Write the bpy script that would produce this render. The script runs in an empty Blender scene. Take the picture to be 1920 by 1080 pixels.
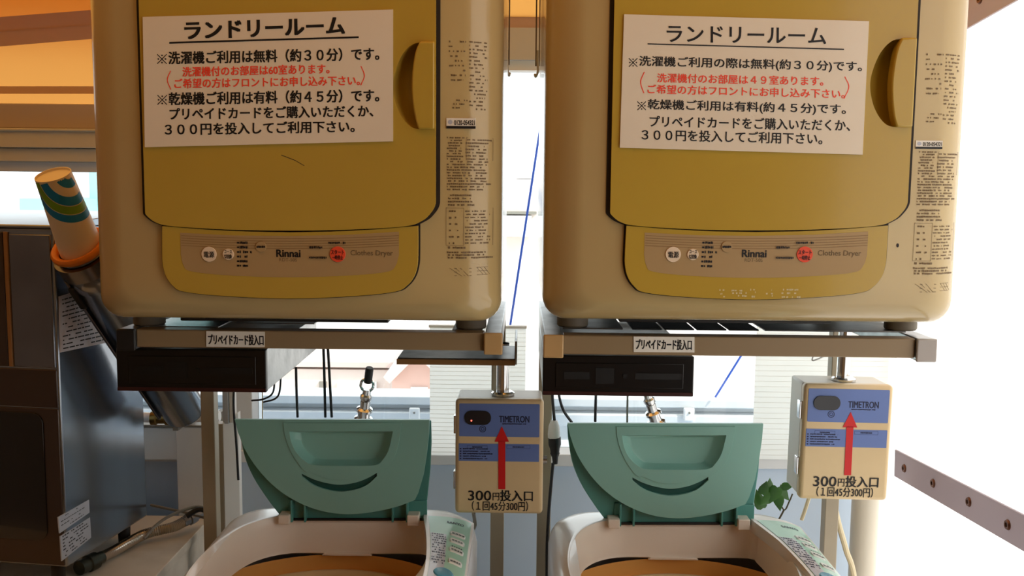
import bpy, bmesh, math, random
from mathutils import Vector, Matrix
from mathutils.geometry import tessellate_polygon

C = bpy.context.scene.collection
S = bpy.context.scene
R = math.radians

# ------------------------------------------------------------------ camera
FPX = 1800.0
CAM = Vector((0, 0, 1.65))
PITCH, YAW, ROLL = R(6.1), math.atan(15 / FPX), R(0.55)
CMAT = Matrix.Rotation(YAW, 4, 'Z') @ Matrix.Rotation(R(90) - PITCH, 4, 'X') @ Matrix.Rotation(ROLL, 4, 'Z')
cd = bpy.data.cameras.new('camera')
cd.sensor_width = 36
cd.lens = FPX / 1920 * 36
cd.clip_start = 0.05
cam = bpy.data.objects.new('camera', cd)
cam.matrix_world = Matrix.Translation(CAM) @ CMAT
C.objects.link(cam)
S.camera = cam

# ------------------------------------------------------------------ light
S.view_settings.view_transform = 'Standard'
S.view_settings.look = 'None'
S.view_settings.gamma = 1
S.view_settings.use_curve_mapping = False
S.view_settings.exposure = 0.0
S.cycles.use_denoising = True
S.cycles.max_bounces = 14
S.cycles.diffuse_bounces = 6
S.cycles.glossy_bounces = 6
S.cycles.transmission_bounces = 8
S.cycles.transparent_max_bounces = 12
S.cycles.sample_clamp_indirect = 8

w = bpy.data.worlds.new('sky')
S.world = w
w.use_nodes = True
bg = w.node_tree.nodes['Background']
bg.inputs[0].default_value = (0.93, 0.97, 1.0, 1)
bg.inputs[1].default_value = 2.4

sl = bpy.data.lights.new('sun', 'SUN')
sl.energy = 4.5
sl.color = (1.0, 0.93, 0.82)
sl.angle = R(2)
sun = bpy.data.objects.new('sun', sl)
sun.rotation_euler = Vector((0.62, -0.30, 0.72)).to_track_quat('Z', 'Y').to_euler()
C.objects.link(sun)


# ------------------------------------------------------------------ pixel rays
def ray(px, py):
    return CMAT.to_3x3() @ Vector(((px - 960) / FPX, (540 - py) / FPX, -1))


def at(px, py, Y):
    d = ray(px, py)
    return CAM + d * ((Y - CAM.y) / d.y)


def at_z(px, py, z):
    d = ray(px, py)
    return CAM + d * ((z - CAM.z) / d.z)


def at_x(px, py, X):
    d = ray(px, py)
    return CAM + d * ((X - CAM.x) / d.x)


# ------------------------------------------------------------------ materials
def lin(v):
    v /= 255
    return v / 12.92 if v <= 0.04045 else ((v + 0.055) / 1.055) ** 2.4


def rgb(r, g, b):
    return (lin(r), lin(g), lin(b), 1)


def M(name, col, rough=0.5, metal=0.0, dirt=None, amount=0.3, scale=8.0, bump=0.0, bscale=60.0, coat=0.0, spec=0.5, stretch=None):
    m = bpy.data.materials.new(name)
    m.use_nodes = True
    nt = m.node_tree
    b = nt.nodes['Principled BSDF']
    b.inputs['Base Color'].default_value = col
    b.inputs['Roughness'].default_value = rough
    b.inputs['Metallic'].default_value = metal
    b.inputs['Specular IOR Level'].default_value = spec
    b.inputs['Coat Weight'].default_value = coat
    tc = nt.nodes.new('ShaderNodeTexCoord')
    mp = nt.nodes.new('ShaderNodeMapping')
    nt.links.new(tc.outputs['Object'], mp.inputs[0])
    if stretch:
        mp.inputs['Scale'].default_value = stretch
    n = nt.nodes.new('ShaderNodeTexNoise')
    n.inputs['Scale'].default_value = scale
    n.inputs['Detail'].default_value = 6
    nt.links.new(mp.outputs[0], n.inputs['Vector'])
    if dirt is None:
        dirt = tuple(c * 0.86 for c in col[:3]) + (1,)
    cr = nt.nodes.new('ShaderNodeValToRGB')
    cr.color_ramp.elements[0].position = 0.42
    cr.color_ramp.elements[1].position = 0.75
    cr.color_ramp.elements[0].color = (0, 0, 0, 1)
    cr.color_ramp.elements[1].color = (amount, amount, amount, 1)
    mx = nt.nodes.new('ShaderNodeMix')
    mx.data_type = 'RGBA'
    mx.inputs['A'].default_value = col
    mx.inputs['B'].default_value = dirt
    nt.links.new(n.outputs['Fac'], cr.inputs[0])
    nt.links.new(cr.outputs[0], mx.inputs['Factor'])
    nt.links.new(mx.outputs['Result'], b.inputs['Base Color'])
    if bump > 0:
        n2 = nt.nodes.new('ShaderNodeTexNoise')
        n2.inputs['Scale'].default_value = bscale
        nt.links.new(mp.outputs[0], n2.inputs['Vector'])
        bp = nt.nodes.new('ShaderNodeBump')
        bp.inputs['Strength'].default_value = bump
        bp.inputs['Distance'].default_value = 0.01
        nt.links.new(n2.outputs['Fac'], bp.inputs['Height'])
        nt.links.new(bp.outputs[0], b.inputs['Normal'])
    return m


def fabric(name, col, trans, mixf=0.6, scale=3.0):
    """tarpaulin: part of the light comes through"""
    m = bpy.data.materials.new(name)
    m.use_nodes = True
    nt = m.node_tree
    nt.nodes.clear()
    out = nt.nodes.new('ShaderNodeOutputMaterial')
    d = nt.nodes.new('ShaderNodeBsdfDiffuse')
    t = nt.nodes.new('ShaderNodeBsdfTranslucent')
    mx = nt.nodes.new('ShaderNodeMixShader')
    mx.inputs[0].default_value = mixf
    d.inputs[0].default_value = col
    tc = nt.nodes.new('ShaderNodeTexCoord')
    n = nt.nodes.new('ShaderNodeTexNoise')
    n.inputs['Scale'].default_value = scale
    n.inputs['Detail'].default_value = 5
    nt.links.new(tc.outputs['Object'], n.inputs['Vector'])
    cm = nt.nodes.new('ShaderNodeMix')
    cm.data_type = 'RGBA'
    cm.inputs['A'].default_value = trans
    cm.inputs['B'].default_value = tuple(c * 0.86 for c in trans[:3]) + (1,)
    nt.links.new(n.outputs['Fac'], cm.inputs['Factor'])
    nt.links.new(cm.outputs['Result'], t.inputs[0])
    nt.links.new(d.outputs[0], mx.inputs[1])
    nt.links.new(t.outputs[0], mx.inputs[2])
    nt.links.new(mx.outputs[0], out.inputs[0])
    return m


def pane_glass(name):
    m = bpy.data.materials.new(name)
    m.use_nodes = True
    nt = m.node_tree
    nt.nodes.clear()
    out = nt.nodes.new('ShaderNodeOutputMaterial')
    t = nt.nodes.new('ShaderNodeBsdfTransparent')
    t.inputs[0].default_value = (0.96, 0.98, 0.97, 1)
    g = nt.nodes.new('ShaderNodeBsdfGlossy')
    g.inputs['Roughness'].default_value = 0.02
    f = nt.nodes.new('ShaderNodeFresnel')
    f.inputs[0].default_value = 1.45
    mx = nt.nodes.new('ShaderNodeMixShader')
    nt.links.new(f.outputs[0], mx.inputs[0])
    nt.links.new(t.outputs[0], mx.inputs[1])
    nt.links.new(g.outputs[0], mx.inputs[2])
    nt.links.new(mx.outputs[0], out.inputs[0])
    return m


GOLD = M('yellowed_door_plastic', rgb(190, 158, 62), 0.22, dirt=rgb(172, 138, 50), amount=0.5, scale=2.5, coat=0.15)
CREAM = M('yellowed_cabinet_plastic', rgb(196, 173, 122), 0.22, dirt=rgb(180, 150, 92), amount=0.5, scale=2.0, coat=0.3)
DECAL = M('tan_decal', rgb(176, 146, 100), 0.45)
DECAL_LINE = M('decal_pinstripe', rgb(148, 116, 74), 0.5)
GAP = M('gap_shade_and_scratch', rgb(34, 24, 16), 0.7)  # shade of the gaps between parts as a dark colour; also the scratch
INK = M('black_ink', rgb(14, 12, 16), 0.55)
FINE = M('brown_fine_print', rgb(122, 100, 68), 0.6)
FAINT = M('faint_fine_print', rgb(150, 134, 108), 0.6)
RED_INK = M('red_ink', rgb(252, 74, 46), 0.55)
ARROW = M('red_arrow_vinyl', rgb(214, 16, 18), 0.45)
PAPER = M('notice_paper', rgb(238, 226, 206), 0.28, dirt=rgb(226, 208, 180), amount=0.4, scale=5, coat=0.2)
STICKER = M('sticker_white', rgb(244, 238, 226), 0.4)
BUTTON = M('button_cream', rgb(236, 214, 186), 0.45)
REDBUTTON = M('button_red', rgb(240, 82, 50), 0.4)
FOOTGREY = M('grey_rubber', rgb(120, 112, 98), 0.6, amount=0.5)
RAIL = M('painted_steel_taupe', rgb(152, 128, 94), 0.42, dirt=rgb(150, 128, 100), amount=0.5, scale=6)
CAPM = M('tan_plastic_cap', rgb(196, 160, 108), 0.4)
CAPGREY = M('grey_plastic_cap', rgb(180, 172, 166), 0.4)
CAPDARK = M('black_plastic_cap', rgb(24, 22, 22), 0.5)
GALV = M('galvanised_sheet', rgb(176, 178, 180), 0.34, 0.75, dirt=rgb(120, 122, 126), amount=0.9, scale=22, bump=0.05)
WORN = M('worn_steel_sheet', rgb(128, 128, 128), 0.42, 0.6, dirt=rgb(58, 52, 46), amount=1.0, scale=14)
DARKMESH = M('black_slat', rgb(44, 46, 48), 0.5, 0.3)
BLACK = M('black_faceplate', rgb(9, 7, 8), 0.3)
BLACKER = M('slot_black', rgb(6, 6, 7), 0.5)
DKRED = M('dark_red_edge', rgb(52, 16, 14), 0.4)
POSTM = M('beige_painted_post', rgb(166, 154, 132), 0.45, amount=0.5)
TIMER = M('cream_painted_case', rgb(228, 202, 156), 0.38, dirt=rgb(206, 176, 126), amount=0.5, scale=6)
TIMERBACK = M('pale_case_side', rgb(228, 222, 208), 0.4)
BLUE = M('blue_panel', rgb(104, 128, 190), 0.4)
NAVY = M('navy_print', rgb(24, 30, 66), 0.5)
PILL = M('display_window', rgb(34, 34, 40), 0.2)
CHROME = M('chrome', rgb(220, 222, 224), 0.14, 1.0)
WHITEP = M('white_plastic', rgb(238, 238, 238), 0.35)
WASHER = M('washer_white', rgb(232, 230, 228), 0.25, coat=0.3)
INNER = M('washer_inner_beige', rgb(242, 230, 214), 0.35, coat=0.1)
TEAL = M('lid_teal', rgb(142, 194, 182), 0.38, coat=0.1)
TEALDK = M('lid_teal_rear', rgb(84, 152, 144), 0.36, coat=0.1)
SLOT = M('dark_teal', rgb(20, 82, 76), 0.4)
PANELT = M('panel_mint', rgb(158, 208, 190), 0.3, coat=0.3)
PANELG = M('panel_lilac_grey', rgb(186, 188, 200), 0.3, coat=0.3)
PBTN = M('panel_button', rgb(214, 218, 214), 0.35)
OVAL = M('blue_oval_button', rgb(84, 158, 190), 0.25)
DRUM = M('drum_steel_amber_glow', rgb(232, 178, 100), 0.4, 0.15, amount=0.6, scale=5)  # amber light reflected in the stainless drum is put into its base colour
DRUMRING = M('balance_ring', rgb(222, 196, 150), 0.4)
STEEL = M('brushed_stainless', rgb(158, 166, 176), 0.2, 1.0, dirt=rgb(132, 134, 142), amount=0.6, scale=5, stretch=(1, 1, 0.25), bump=0.04, bscale=9)
STEELDK = M('dull_stainless', rgb(140, 142, 150), 0.26, 1.0, dirt=rgb(92, 92, 100), amount=0.8, scale=4, bump=0.04, bscale=7)
BROWN = M('brown_trim', rgb(150, 110, 66), 0.4, amount=0.6)
SMOKE = M('dark_smoked_panel', rgb(18, 14, 12), 0.16, coat=0.4)
BROWNPANEL = M('brown_gloss_panel', rgb(74, 62, 56), 0.2, 0.4)
PLATE = M('data_plate', rgb(178, 182, 192), 0.4, amount=0.5, scale=30)
RUSTLABEL = M('stained_paper_label', rgb(214, 214, 222), 0.45, dirt=rgb(168, 120, 66), amount=0.5, scale=24)
CUPW = M('cup_paper', rgb(240, 226, 204), 0.5)
CUPT = M('cup_blue', rgb(6, 134, 206), 0.5)
CUPG = M('cup_green', rgb(120, 170, 30), 0.5)
ORANGEP = M('orange_ring', rgb(236, 136, 30), 0.35)
WOODBOX = M('beige_board', rgb(224, 216, 202), 0.55, dirt=rgb(176, 160, 134), amount=0.6, scale=9)
HOSE = M('flexible_steel_hose', rgb(206, 200, 190), 0.28, 1.0)
CABLE = M('black_cable', rgb(22, 24, 30), 0.5)
CABLEW = M('cream_cable', rgb(226, 212, 176), 0.5)
CABLEG = M('grey_cable', rgb(128, 126, 118), 0.5)
LEAFM = M('leaf_green', rgb(48, 96, 28), 0.4, dirt=rgb(24, 60, 16), amount=0.8, scale=20)
STEM = M('plant_stem', rgb(60, 52, 30), 0.6)
WALLW = M('wall_white', rgb(226, 226, 224), 0.6)
WALLG = M('wall_grey', rgb(198, 216, 236), 0.6, amount=0.5, scale=3)
WALLIN = M('wall_interior', rgb(138, 126, 114), 0.7)
WALLF = M('wall_front_paint', rgb(204, 176, 138), 0.7)
FLOOR = M('floor_grey', rgb(106, 92, 76), 0.6, amount=0.8)
ALU = M('white_aluminium', rgb(222, 226, 230), 0.35)
BEAMB = M('beam_brown', rgb(184, 170, 162), 0.6)
FRAMEC = M('frame_cream', rgb(204, 200, 186), 0.5, amount=0.5, scale=5)
GREYB = M('grey_beam', rgb(186, 190, 196), 0.55)
TILE = fabric('ribbed_cream_panel', rgb(240, 232, 212), rgb(255, 252, 246), 0.95)
PINK = M('pink_render', rgb(206, 174, 164), 0.8)
BEIGEB = M('pale_render', rgb(216, 206, 200), 0.8)
ROOFP = M('far_roof', rgb(206, 190, 184), 0.8)
GARAGE = M('garage_door', rgb(232, 238, 236), 0.6)
CYAN = M('cyan_wall', rgb(150, 214, 218), 0.7)
GROUNDM = M('pale_concrete', rgb(214, 206, 202), 0.85)
ROPE = M('blue_rope', rgb(32, 84, 190), 0.6)
TARP = fabric('orange_tarpaulin', rgb(218, 160, 88), rgb(206, 146, 72), 0.62)
HEM = fabric('tarpaulin_double_seam', rgb(196, 176, 164), rgb(206, 172, 150), 0.34)
SHEET = fabric('white_vinyl_sheet', rgb(240, 236, 232), rgb(246, 242, 238), 0.6)
BAND = fabric('reinforced_sheet_band', rgb(206, 196, 204), rgb(190, 178, 186), 0.3)
GLASS = pane_glass('window_glass')
led = bpy.data.materials.new('red_led')
led.use_nodes = True
led.node_tree.nodes['Principled BSDF'].inputs['Emission Color'].default_value = (1, 0.1, 0.05, 1)
led.node_tree.nodes['Principled BSDF'].inputs['Emission Strength'].default_value = 2.5


# ------------------------------------------------------------------ builders
def obj(name, bm, mat, parent=None, smooth=35, bevel=0.0, segs=3):
    me = bpy.data.meshes.new(name)
    bmesh.ops.recalc_face_normals(bm, faces=bm.faces) if getattr(bm, 'recalc', True) is True and not bm.faces.layers.int.get('flat') else None
    bm.to_mesh(me)
    bm.free()
    me.materials.append(mat)
    if smooth:
        for p in me.polygons:
            p.use_smooth = True
        me.set_sharp_from_angle(angle=R(smooth))
    o = bpy.data.objects.new(name, me)
    C.objects.link(o)
    if parent:
        o.parent = parent
    if bevel:
        b = o.modifiers.new('bevel', 'BEVEL')
        b.width = bevel
        b.segments = segs
        b.limit_method = 'ANGLE'
        b.angle_limit = R(40)
        b.harden_normals = False
    return o


def tag(o, label, cat, group=None, kind=None):
    o['label'] = label
    o['category'] = cat
    if group:
        o['group'] = group
    if kind:
        o['kind'] = kind
    return o


def thing(name, label, cat, loc, group=None, rz=0):
    o = bpy.data.objects.new(name, None)
    o.empty_display_size = 0.05
    o.location = loc
    o.rotation_euler = (0, 0, rz)
    C.objects.link(o)
    return tag(o, label, cat, group)


def copy_tree(o, parent=None):
    c = o.copy()
    C.objects.link(c)
    if parent:
        c.parent = parent
    for ch in list(o.children):
        copy_tree(ch, c)
    return c


def structure(name, bm, mat, parent=None, **k):
    o = obj(name, bm, mat, parent, **k)
    if not parent:
        o['kind'] = 'structure'
    return o


def nb():
    return bmesh.new()


def flat():
    bm = bmesh.new()
    bm.faces.layers.int.new('flat')
    return bm


def box(bm, x0, x1, y0, y1, z0, z1):
    v = [bm.verts.new(p) for p in ((x0, y0, z0), (x1, y0, z0), (x1, y1, z0), (x0, y1, z0),
                                   (x0, y0, z1), (x1, y0, z1), (x1, y1, z1), (x0, y1, z1))]
    for f in ((0, 3, 2, 1), (4, 5, 6, 7), (0, 1, 5, 4), (1, 2, 6, 5), (2, 3, 7, 6), (3, 0, 4, 7)):
        bm.faces.new([v[i] for i in f])
    return v


def hexa(bm, pts):
    v = [bm.verts.new(p) for p in pts]
    for f in ((0, 3, 2, 1), (4, 5, 6, 7), (0, 1, 5, 4), (1, 2, 6, 5), (2, 3, 7, 6), (3, 0, 4, 7)):
        bm.faces.new([v[i] for i in f])


def prism(bm, outer, y0, y1, holes=(), conv=None):
    """outline in (x, z) extruded along y; conv maps (x, y, z) to a point"""
    conv = conv or (lambda x, y, z: (x, y, z))
    loops = [list(outer)] + [list(h) for h in holes]
    allp = [p for l in loops for p in l]
    tri = tessellate_polygon([[Vector((p[0], p[1], 0)) for p in l] for l in loops])
    fr = [bm.verts.new(conv(p[0], y0, p[1])) for p in allp]
    bk = [bm.verts.new(conv(p[0], y1, p[1])) for p in allp]
    for t in tri:
        try:
            bm.faces.new([fr[i] for i in t])
            bm.faces.new([bk[i] for i in reversed(t)])
        except ValueError:
            pass
    k = 0
    for l in loops:
        n = len(l)
        for i in range(n):
            a, b = k + i, k + (i + 1) % n
            bm.faces.new((fr[a], fr[b], bk[b], bk[a]))
        k += n


def loft(bm, loops, close_first=False, close_last=False):
    vs = [[bm.verts.new(p) for p in l] for l in loops]
    n = len(vs[0])
    for a, b in zip(vs, vs[1:]):
        for i in range(n):
            bm.faces.new((a[i], a[(i + 1) % n], b[(i + 1) % n], b[i]))
    if close_first:
        bm.faces.new(list(reversed(vs[0])))
    if close_last:
        bm.faces.new(vs[-1])
    return vs


def smooth_path(pts, n=8):
    pts = [Vector(p) for p in pts]
    if len(pts) < 3:
        return pts
    P = [pts[0] * 2 - pts[1]] + pts + [pts[-1] * 2 - pts[-2]]
    out = []
    for i in range(1, len(P) - 2):
        a, b, c, d = P[i - 1:i + 3]
        for k in range(n):
            t = k / n
            out.append(0.5 * ((2 * b) + (c - a) * t + (2 * a - 5 * b + 4 * c - d) * t * t + (3 * b - a - 3 * c + d) * t ** 3))
    out.append(P[-2])
    return out


def tube(bm, pts, r, seg=10, caps=True):
    pts = [Vector(p) for p in pts]
    rs = r if isinstance(r, (list, tuple)) else [r] * len(pts)
    rings = []
    up = Vector((0.13, 0.31, 0.94)).normalized()
    for i, p in enumerate(pts):
        d = (pts[min(i + 1, len(pts) - 1)] - pts[max(i - 1, 0)]).normalized()
        s = d.cross(up)
        if s.length < 0.05:
            s = d.cross(Vector((1, 0, 0)))
        s.normalize()
        u = s.cross(d).normalized()
        rings.append([p + (s * math.cos(2 * math.pi * k / seg) + u * math.sin(2 * math.pi * k / seg)) * rs[i] for k in range(seg)])
    loft(bm, rings, caps, caps)


def lathe(bm, prof, origin, axis, seg=32, close=False):
    """profile of (radius, distance along axis)"""
    a = Vector(axis).normalized()
    s = a.cross(Vector((0.2, 0.9, 0.3))).normalized()
    u = a.cross(s).normalized()
    o = Vector(origin)
    loft(bm, [[o + a * t + (s * math.cos(2 * math.pi * k / seg) + u * math.sin(2 * math.pi * k / seg)) * r for k in range(seg)]
              for r, t in prof], close, close)


def rrect(x0, x1, z0, z1, r, n=6):
    pts = []
    for cx, cz, a0 in ((x1 - r, z1 - r, 0), (x0 + r, z1 - r, 90), (x0 + r, z0 + r, 180), (x1 - r, z0 + r, 270)):
        for k in range(n + 1):
            a = R(a0 + 90 * k / n)
            pts.append((cx + r * math.cos(a), cz + r * math.sin(a)))
    return pts


def disc(cx, cz, rx, rz=None, n=28):
    rz = rz or rx
    return [(cx + rx * math.cos(2 * math.pi * k / n), cz + rz * math.sin(2 * math.pi * k / n)) for k in range(n)]


def smooth_loop(pts, n=5):
    """closed rounded outline through 2-D points"""
    P = [Vector((p[0], p[1])) for p in pts]
    m = len(P)
    out = []
    for i in range(m):
        a, b, c, d = P[i - 1], P[i], P[(i + 1) % m], P[(i + 2) % m]
        for k in range(n):
            t = k / n
            q = 0.5 * ((2 * b) + (c - a) * t + (2 * a - 5 * b + 4 * c - d) * t * t + (3 * b - a - 3 * c + d) * t ** 3)
            out.append((q.x, q.y))
    return out


def open_curve(pts, n=6):
    return [(p.x, p.y) for p in smooth_path([Vector((p[0], p[1], 0)) for p in pts], n)]


_tc = {}


def glyphs(body, bold):
    key = body
    if key not in _tc:
        cu = bpy.data.curves.new('t', 'FONT')
        cu.body = body
        cu.size = 1
        cu.resolution_u = 3
        o = bpy.data.objects.new('t', cu)
        C.objects.link(o)
        dg = bpy.context.evaluated_depsgraph_get()
        dg.update()
        me = bpy.data.meshes.new_from_object(o.evaluated_get(dg))
        v = [(a.co.x, a.co.y) for a in me.vertices]
        f = [list(p.vertices) for p in me.polygons]
        bpy.data.objects.remove(o)
        bpy.data.curves.remove(cu)
        bpy.data.meshes.remove(me)
        xs = [p[0] for p in v]
        ys = [p[1] for p in v]
        x0, x1, y0, y1 = min(xs), max(xs), min(ys), max(ys)
        _tc[key] = ([((p[0] - x0) / (x1 - x0), (p[1] - y0) / (y1 - y0)) for p in v], f)
    return _tc[key]


def text(bm, body, fn, bold=0.0):
    """fn maps (s, t) of the ink box, 0..1 each, to a point"""
    v, f = glyphs(body, bold)
    p0, px, pz = Vector(fn(0, 0)), Vector(fn(1, 0)), Vector(fn(0, 1))
    w_, h_ = (px - p0).length, (pz - p0).length
    d = bold * h_ * .8                       # thicken strokes by overprinting
    offs = [(0, 0)] if d == 0 else [(a * d / w_, b * d / h_) for a, b in ((-1, -.6), (1, -.6), (1, .6), (-1, .6), (0, 0))]
    nrm = (px - p0).cross(pz - p0).normalized()
    for k, (a, b) in enumerate(offs):             # each overprint lies a hair above the last
        bv = [bm.verts.new(Vector(fn(s + a, t + b)) + nrm * (.00004 * k)) for s, t in v]
        for p in f:
            try:
                bm.faces.new([bv[i] for i in p])
            except ValueError:
                pass


def quad(bm, pts):
    return bm.faces.new([bm.verts.new(p) for p in pts])


def rect(bm, x0, x1, z0, z1, y):
    quad(bm, ((x0, y, z0), (x1, y, z0), (x1, y, z1), (x0, y, z1)))


def polyface(bm, pts, y):
    tri = tessellate_polygon([[Vector((p[0], p[1], 0)) for p in pts]])
    v = [bm.verts.new((p[0], y, p[1])) for p in pts]
    for t in tri:
        f = bm.faces.new([v[i] for i in t])
        f.normal_update()
        if f.normal.y > 0:
            f.normal_flip()


def marks(bm, rnd, x0, x1, z, h, y, dens=0.75, lo=0.5, hi=2.2):
    """a row of tiny printed marks too small to read"""
    x = x0
    while x < x1:
        wd = min(h * rnd.uniform(lo, hi), x1 - x)
        if rnd.random() < dens:
            rect(bm, x, x + wd * 0.82, z - h * rnd.uniform(0.3, 0.5), z + h * rnd.uniform(0.3, 0.5), y)
        x += wd


# ------------------------------------------------------------------ the setting
YW = 2.36                                        # back wall with the window
XR = 0.935                                        # vinyl sheet wall
XL = -1.9
zl = lambda py, Y=YW, px=700: at(px, py, Y).z

bm = nb(); box(bm, XL, XR + 0.05, -1.7, YW + 0.15, -0.1, 0)
structure('floor', bm, FLOOR)
bm = nb(); box(bm, XL - 0.1, XL, -1.7, YW + 0.15, 0, 3.4)
structure('wall_left', bm, WALLIN)
bm = nb(); box(bm, XL - 0.1, XR + 0.05, -1.8, -1.7, 0, 3.4)
structure('wall_front', bm, WALLF)

z_band = zl(868)
z_sill = zl(846)
YO = 2.86                                        # parapet of the balcony outside
xw = at(1646, 900, YW).x
bm = nb(); box(bm, XL, xw, YW, YW + 0.12, 0, z_band)
structure('wall_back', bm, WALLG)
bm = nb(); box(bm, XL, xw, YW - 0.012, YW + 0.13, z_band, z_sill)
structure('trim_1', bm, ALU, bevel=0.002)
bm = nb(); box(bm, -4, 4, YO, YO + 0.12, -2.5, zl(790, YO))
structure('wall_parapet', bm, WALLW)
bm = nb()
box(bm, -4, 4, YO - .01, YO + 0.11, zl(757, YO), zl(742, YO))
box(bm, -4, 4, YO + .03, YO + 0.09, zl(770, YO), zl(757, YO))
box(bm, -4, 4, YO - 0.02, YO + 0.12, zl(791, YO), zl(770, YO))
structure('trim_8', bm, ALU, bevel=0.003)

# right: unseen solid wall added to cut light, then a translucent vinyl sheet with eyelet bands towards the window
YSH = 0.0
bm = nb(); box(bm, XR - .02, XR + .08, -1.8, YSH + .01, 0, 3.4)
structure('wall_right_blocker', bm, WALLIN)
bm = nb()
ny, nz = 40, 20
vs = []
for i in range(ny + 1):
    row = []
    for j in range(nz + 1):
        y = YSH + (YW + 0.1 - YSH) * i / ny
        z = 3.3 * j / nz
        row.append(bm.verts.new((XR + 0.012 * math.sin(y * 5 + z * 1.3) + 0.006 * math.sin(z * 4 + y * 2), y, z)))
    vs.append(row)
for i in range(ny):
    for j in range(nz):
        bm.faces.new((vs[i][j], vs[i + 1][j], vs[i + 1][j + 1], vs[i][j + 1]))
structure('wall_sheet_right', bm, SHEET, smooth=180)
bm = nb()
for k in range(6):
    xa_, xb_ = xw - .004 + (XR + .02 - xw) * k / 6, xw - .004 + (XR + .02 - xw) * (k + 1) / 6
    quad(bm, ((xa_, YW + .02 + .004 * math.sin(k), 0), (xb_, YW + .02 + .004 * math.sin(k + 1), 0), (xb_, YW + .02 + .004 * math.sin(k + 1), 1.9), (xa_, YW + .02 + .004 * math.sin(k), 1.9)))
structure('wall_sheet_back', bm, SHEET, smooth=180)


def eyelet_band(name, p0, p1, wid, ticks, label, px_hint):
    a, b = Vector(p0), Vector(p1)
    d = (b - a).normalized()
    n = Vector((1, 0, 0)).cross(d).normalized()
    o = thing(name, label, 'strap', a)
    bm = nb()
    L = (b - a).length
    hexa(bm, [n * -wid / 2 + Vector((0, 0, 0)), n * -wid / 2 + d * L, n * -wid / 2 + d * L + Vector((0.005, 0, 0)), n * -wid / 2 + Vector((0.005, 0, 0)),
              n * wid / 2, n * wid / 2 + d * L, n * wid / 2 + d * L + Vector((0.005, 0, 0)), n * wid / 2 + Vector((0.005, 0, 0))])
    obj('webbing', bm, BAND, o)
    for t in ticks:
        bm = nb()
        c = Vector(t) - a
        c.x = 0
        tor = []
        lathe(bm, [(0.004, 0.001), (0.0045, 0.004), (0.008, 0.004), (0.010, 0.001), (0.010, -0.001)], c, (-1, 0, 0), 18)
        e = obj('eyelet', bm, M('brass_eyelet', rgb(120, 82, 66), 0.35, 0.8) if 'brass_eyelet' not in bpy.data.materials else bpy.data.materials['brass_eyelet'], o)
        bm = nb()
        lathe(bm, [(0.0001, 0.002), (0.0045, 0.0015), (0.0045, -0.002)], c, (-1, 0, 0), 14)
        obj('hole', bm, BLACKER, e)
    return o


XB = XR - 0.028
tk = [at_x(1696, 878, XB), at_x(1750, 906, XB), at_x(1817, 941, XB), at_x(1890, 984, XB)]
dv = (tk[3] - tk[0]).normalized()
step = (tk[3] - tk[0]).length / 3
more = [tk[3] + dv * step * k for k in range(1, 8)]
eyelet_band('eyelet_strap', tk[0] - dv * 0.06, tk[3] + dv * .72, 0.064, tk + more,
            'lilac grey eyelet strap running low across the white vinyl sheet', 0)
u0 = at_x(1838, -2, XB)
dv2 = Vector((0, -0.985, 0.1)).normalized()
eyelet_band('eyelet_strap', u0 + Vector((0, 0, 0.012)) - dv2 * 0.25, u0 + Vector((0, 0, 0.012)) + dv2 * .8, 0.11, [u0 + dv2 * step * k for k in range(-1, 8)],
            'beige eyelet strap along the top of the white vinyl sheet', 0)

# ceiling tarpaulin
z0 = zl(34, YW + 0.04, 980)
slope = math.tan(R(17))
bm = nb()
nx, ny = 30, 36
YCB = 0.55                                       # the tarpaulin ends here; unseen boards added beyond it dim the room
vs = []
for i in range(nx + 1):
    row = []
    for j in range(ny + 1):
        x = XL + (XR + 0.03 - XL) * i / nx
        y = YW + 0.04 - (YW + 0.04 - YCB) * j / ny
        z = z0 + slope * (YW + 0.04 - y) - 0.03 * math.sin(math.pi * j / ny * 4) ** 2 * (0.5 + 0.5 * math.sin(i * 0.9))
        row.append(bm.verts.new((x, y, min(z, 3.25))))
    vs.append(row)
for i in range(nx):
    for j in range(ny):
        bm.faces.new((vs[i][j], vs[i + 1][j], vs[i + 1][j + 1], vs[i][j + 1]))
ceil = structure('ceiling', bm, TARP, smooth=180)
zc_ = z0 + slope * (YW + 0.04 - YCB)
bm = nb(); box(bm, XL - .1, XR + 0.05, -1.8, YCB + .01, zc_ + .01, zc_ + .05)
structure('ceiling_blocker', bm, WALLIN)  # opaque and out of view, added to hold back overhead light
za, zb_ = zl(57, YW + 0.04, 980), zl(34, YW + 0.04, 980)
bm = nb(); box(bm, -0.5, XR, YW + 0.034, YW + 0.044, za - 0.002, zb_ + 0.01)
obj('hem', bm, HEM, ceil)

# head of the window behind the dryers
bm = nb(); box(bm, -0.5, XR, YW, YW + 0.09, zl(112, YW, 980), za)
structure('trim_2', bm, GREYB)
bm = nb(); box(bm, -0.5, XR, YW + 0.02, YW + 0.07, zl(130, YW, 980), zl(112, YW, 980))
structure('trim_3', bm, ALU)

# lower left bay: sloping orange awning, brown beam, cream window head
YA = YW + 0.10


def awning_pt(px, py):
    """point on a plane through (YA, lower hem) leaning towards the room"""
    zh = at(90, 196, YA).z
    d = ray(px, py)
    k = 1.1                                       # z rises k per metre towards the camera
    # z = zh + k*(YA - y)
    t = (zh + k * YA - CAM.z - k * CAM.y) / (d.z + k * d.y)
    return CAM + d * t


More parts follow.
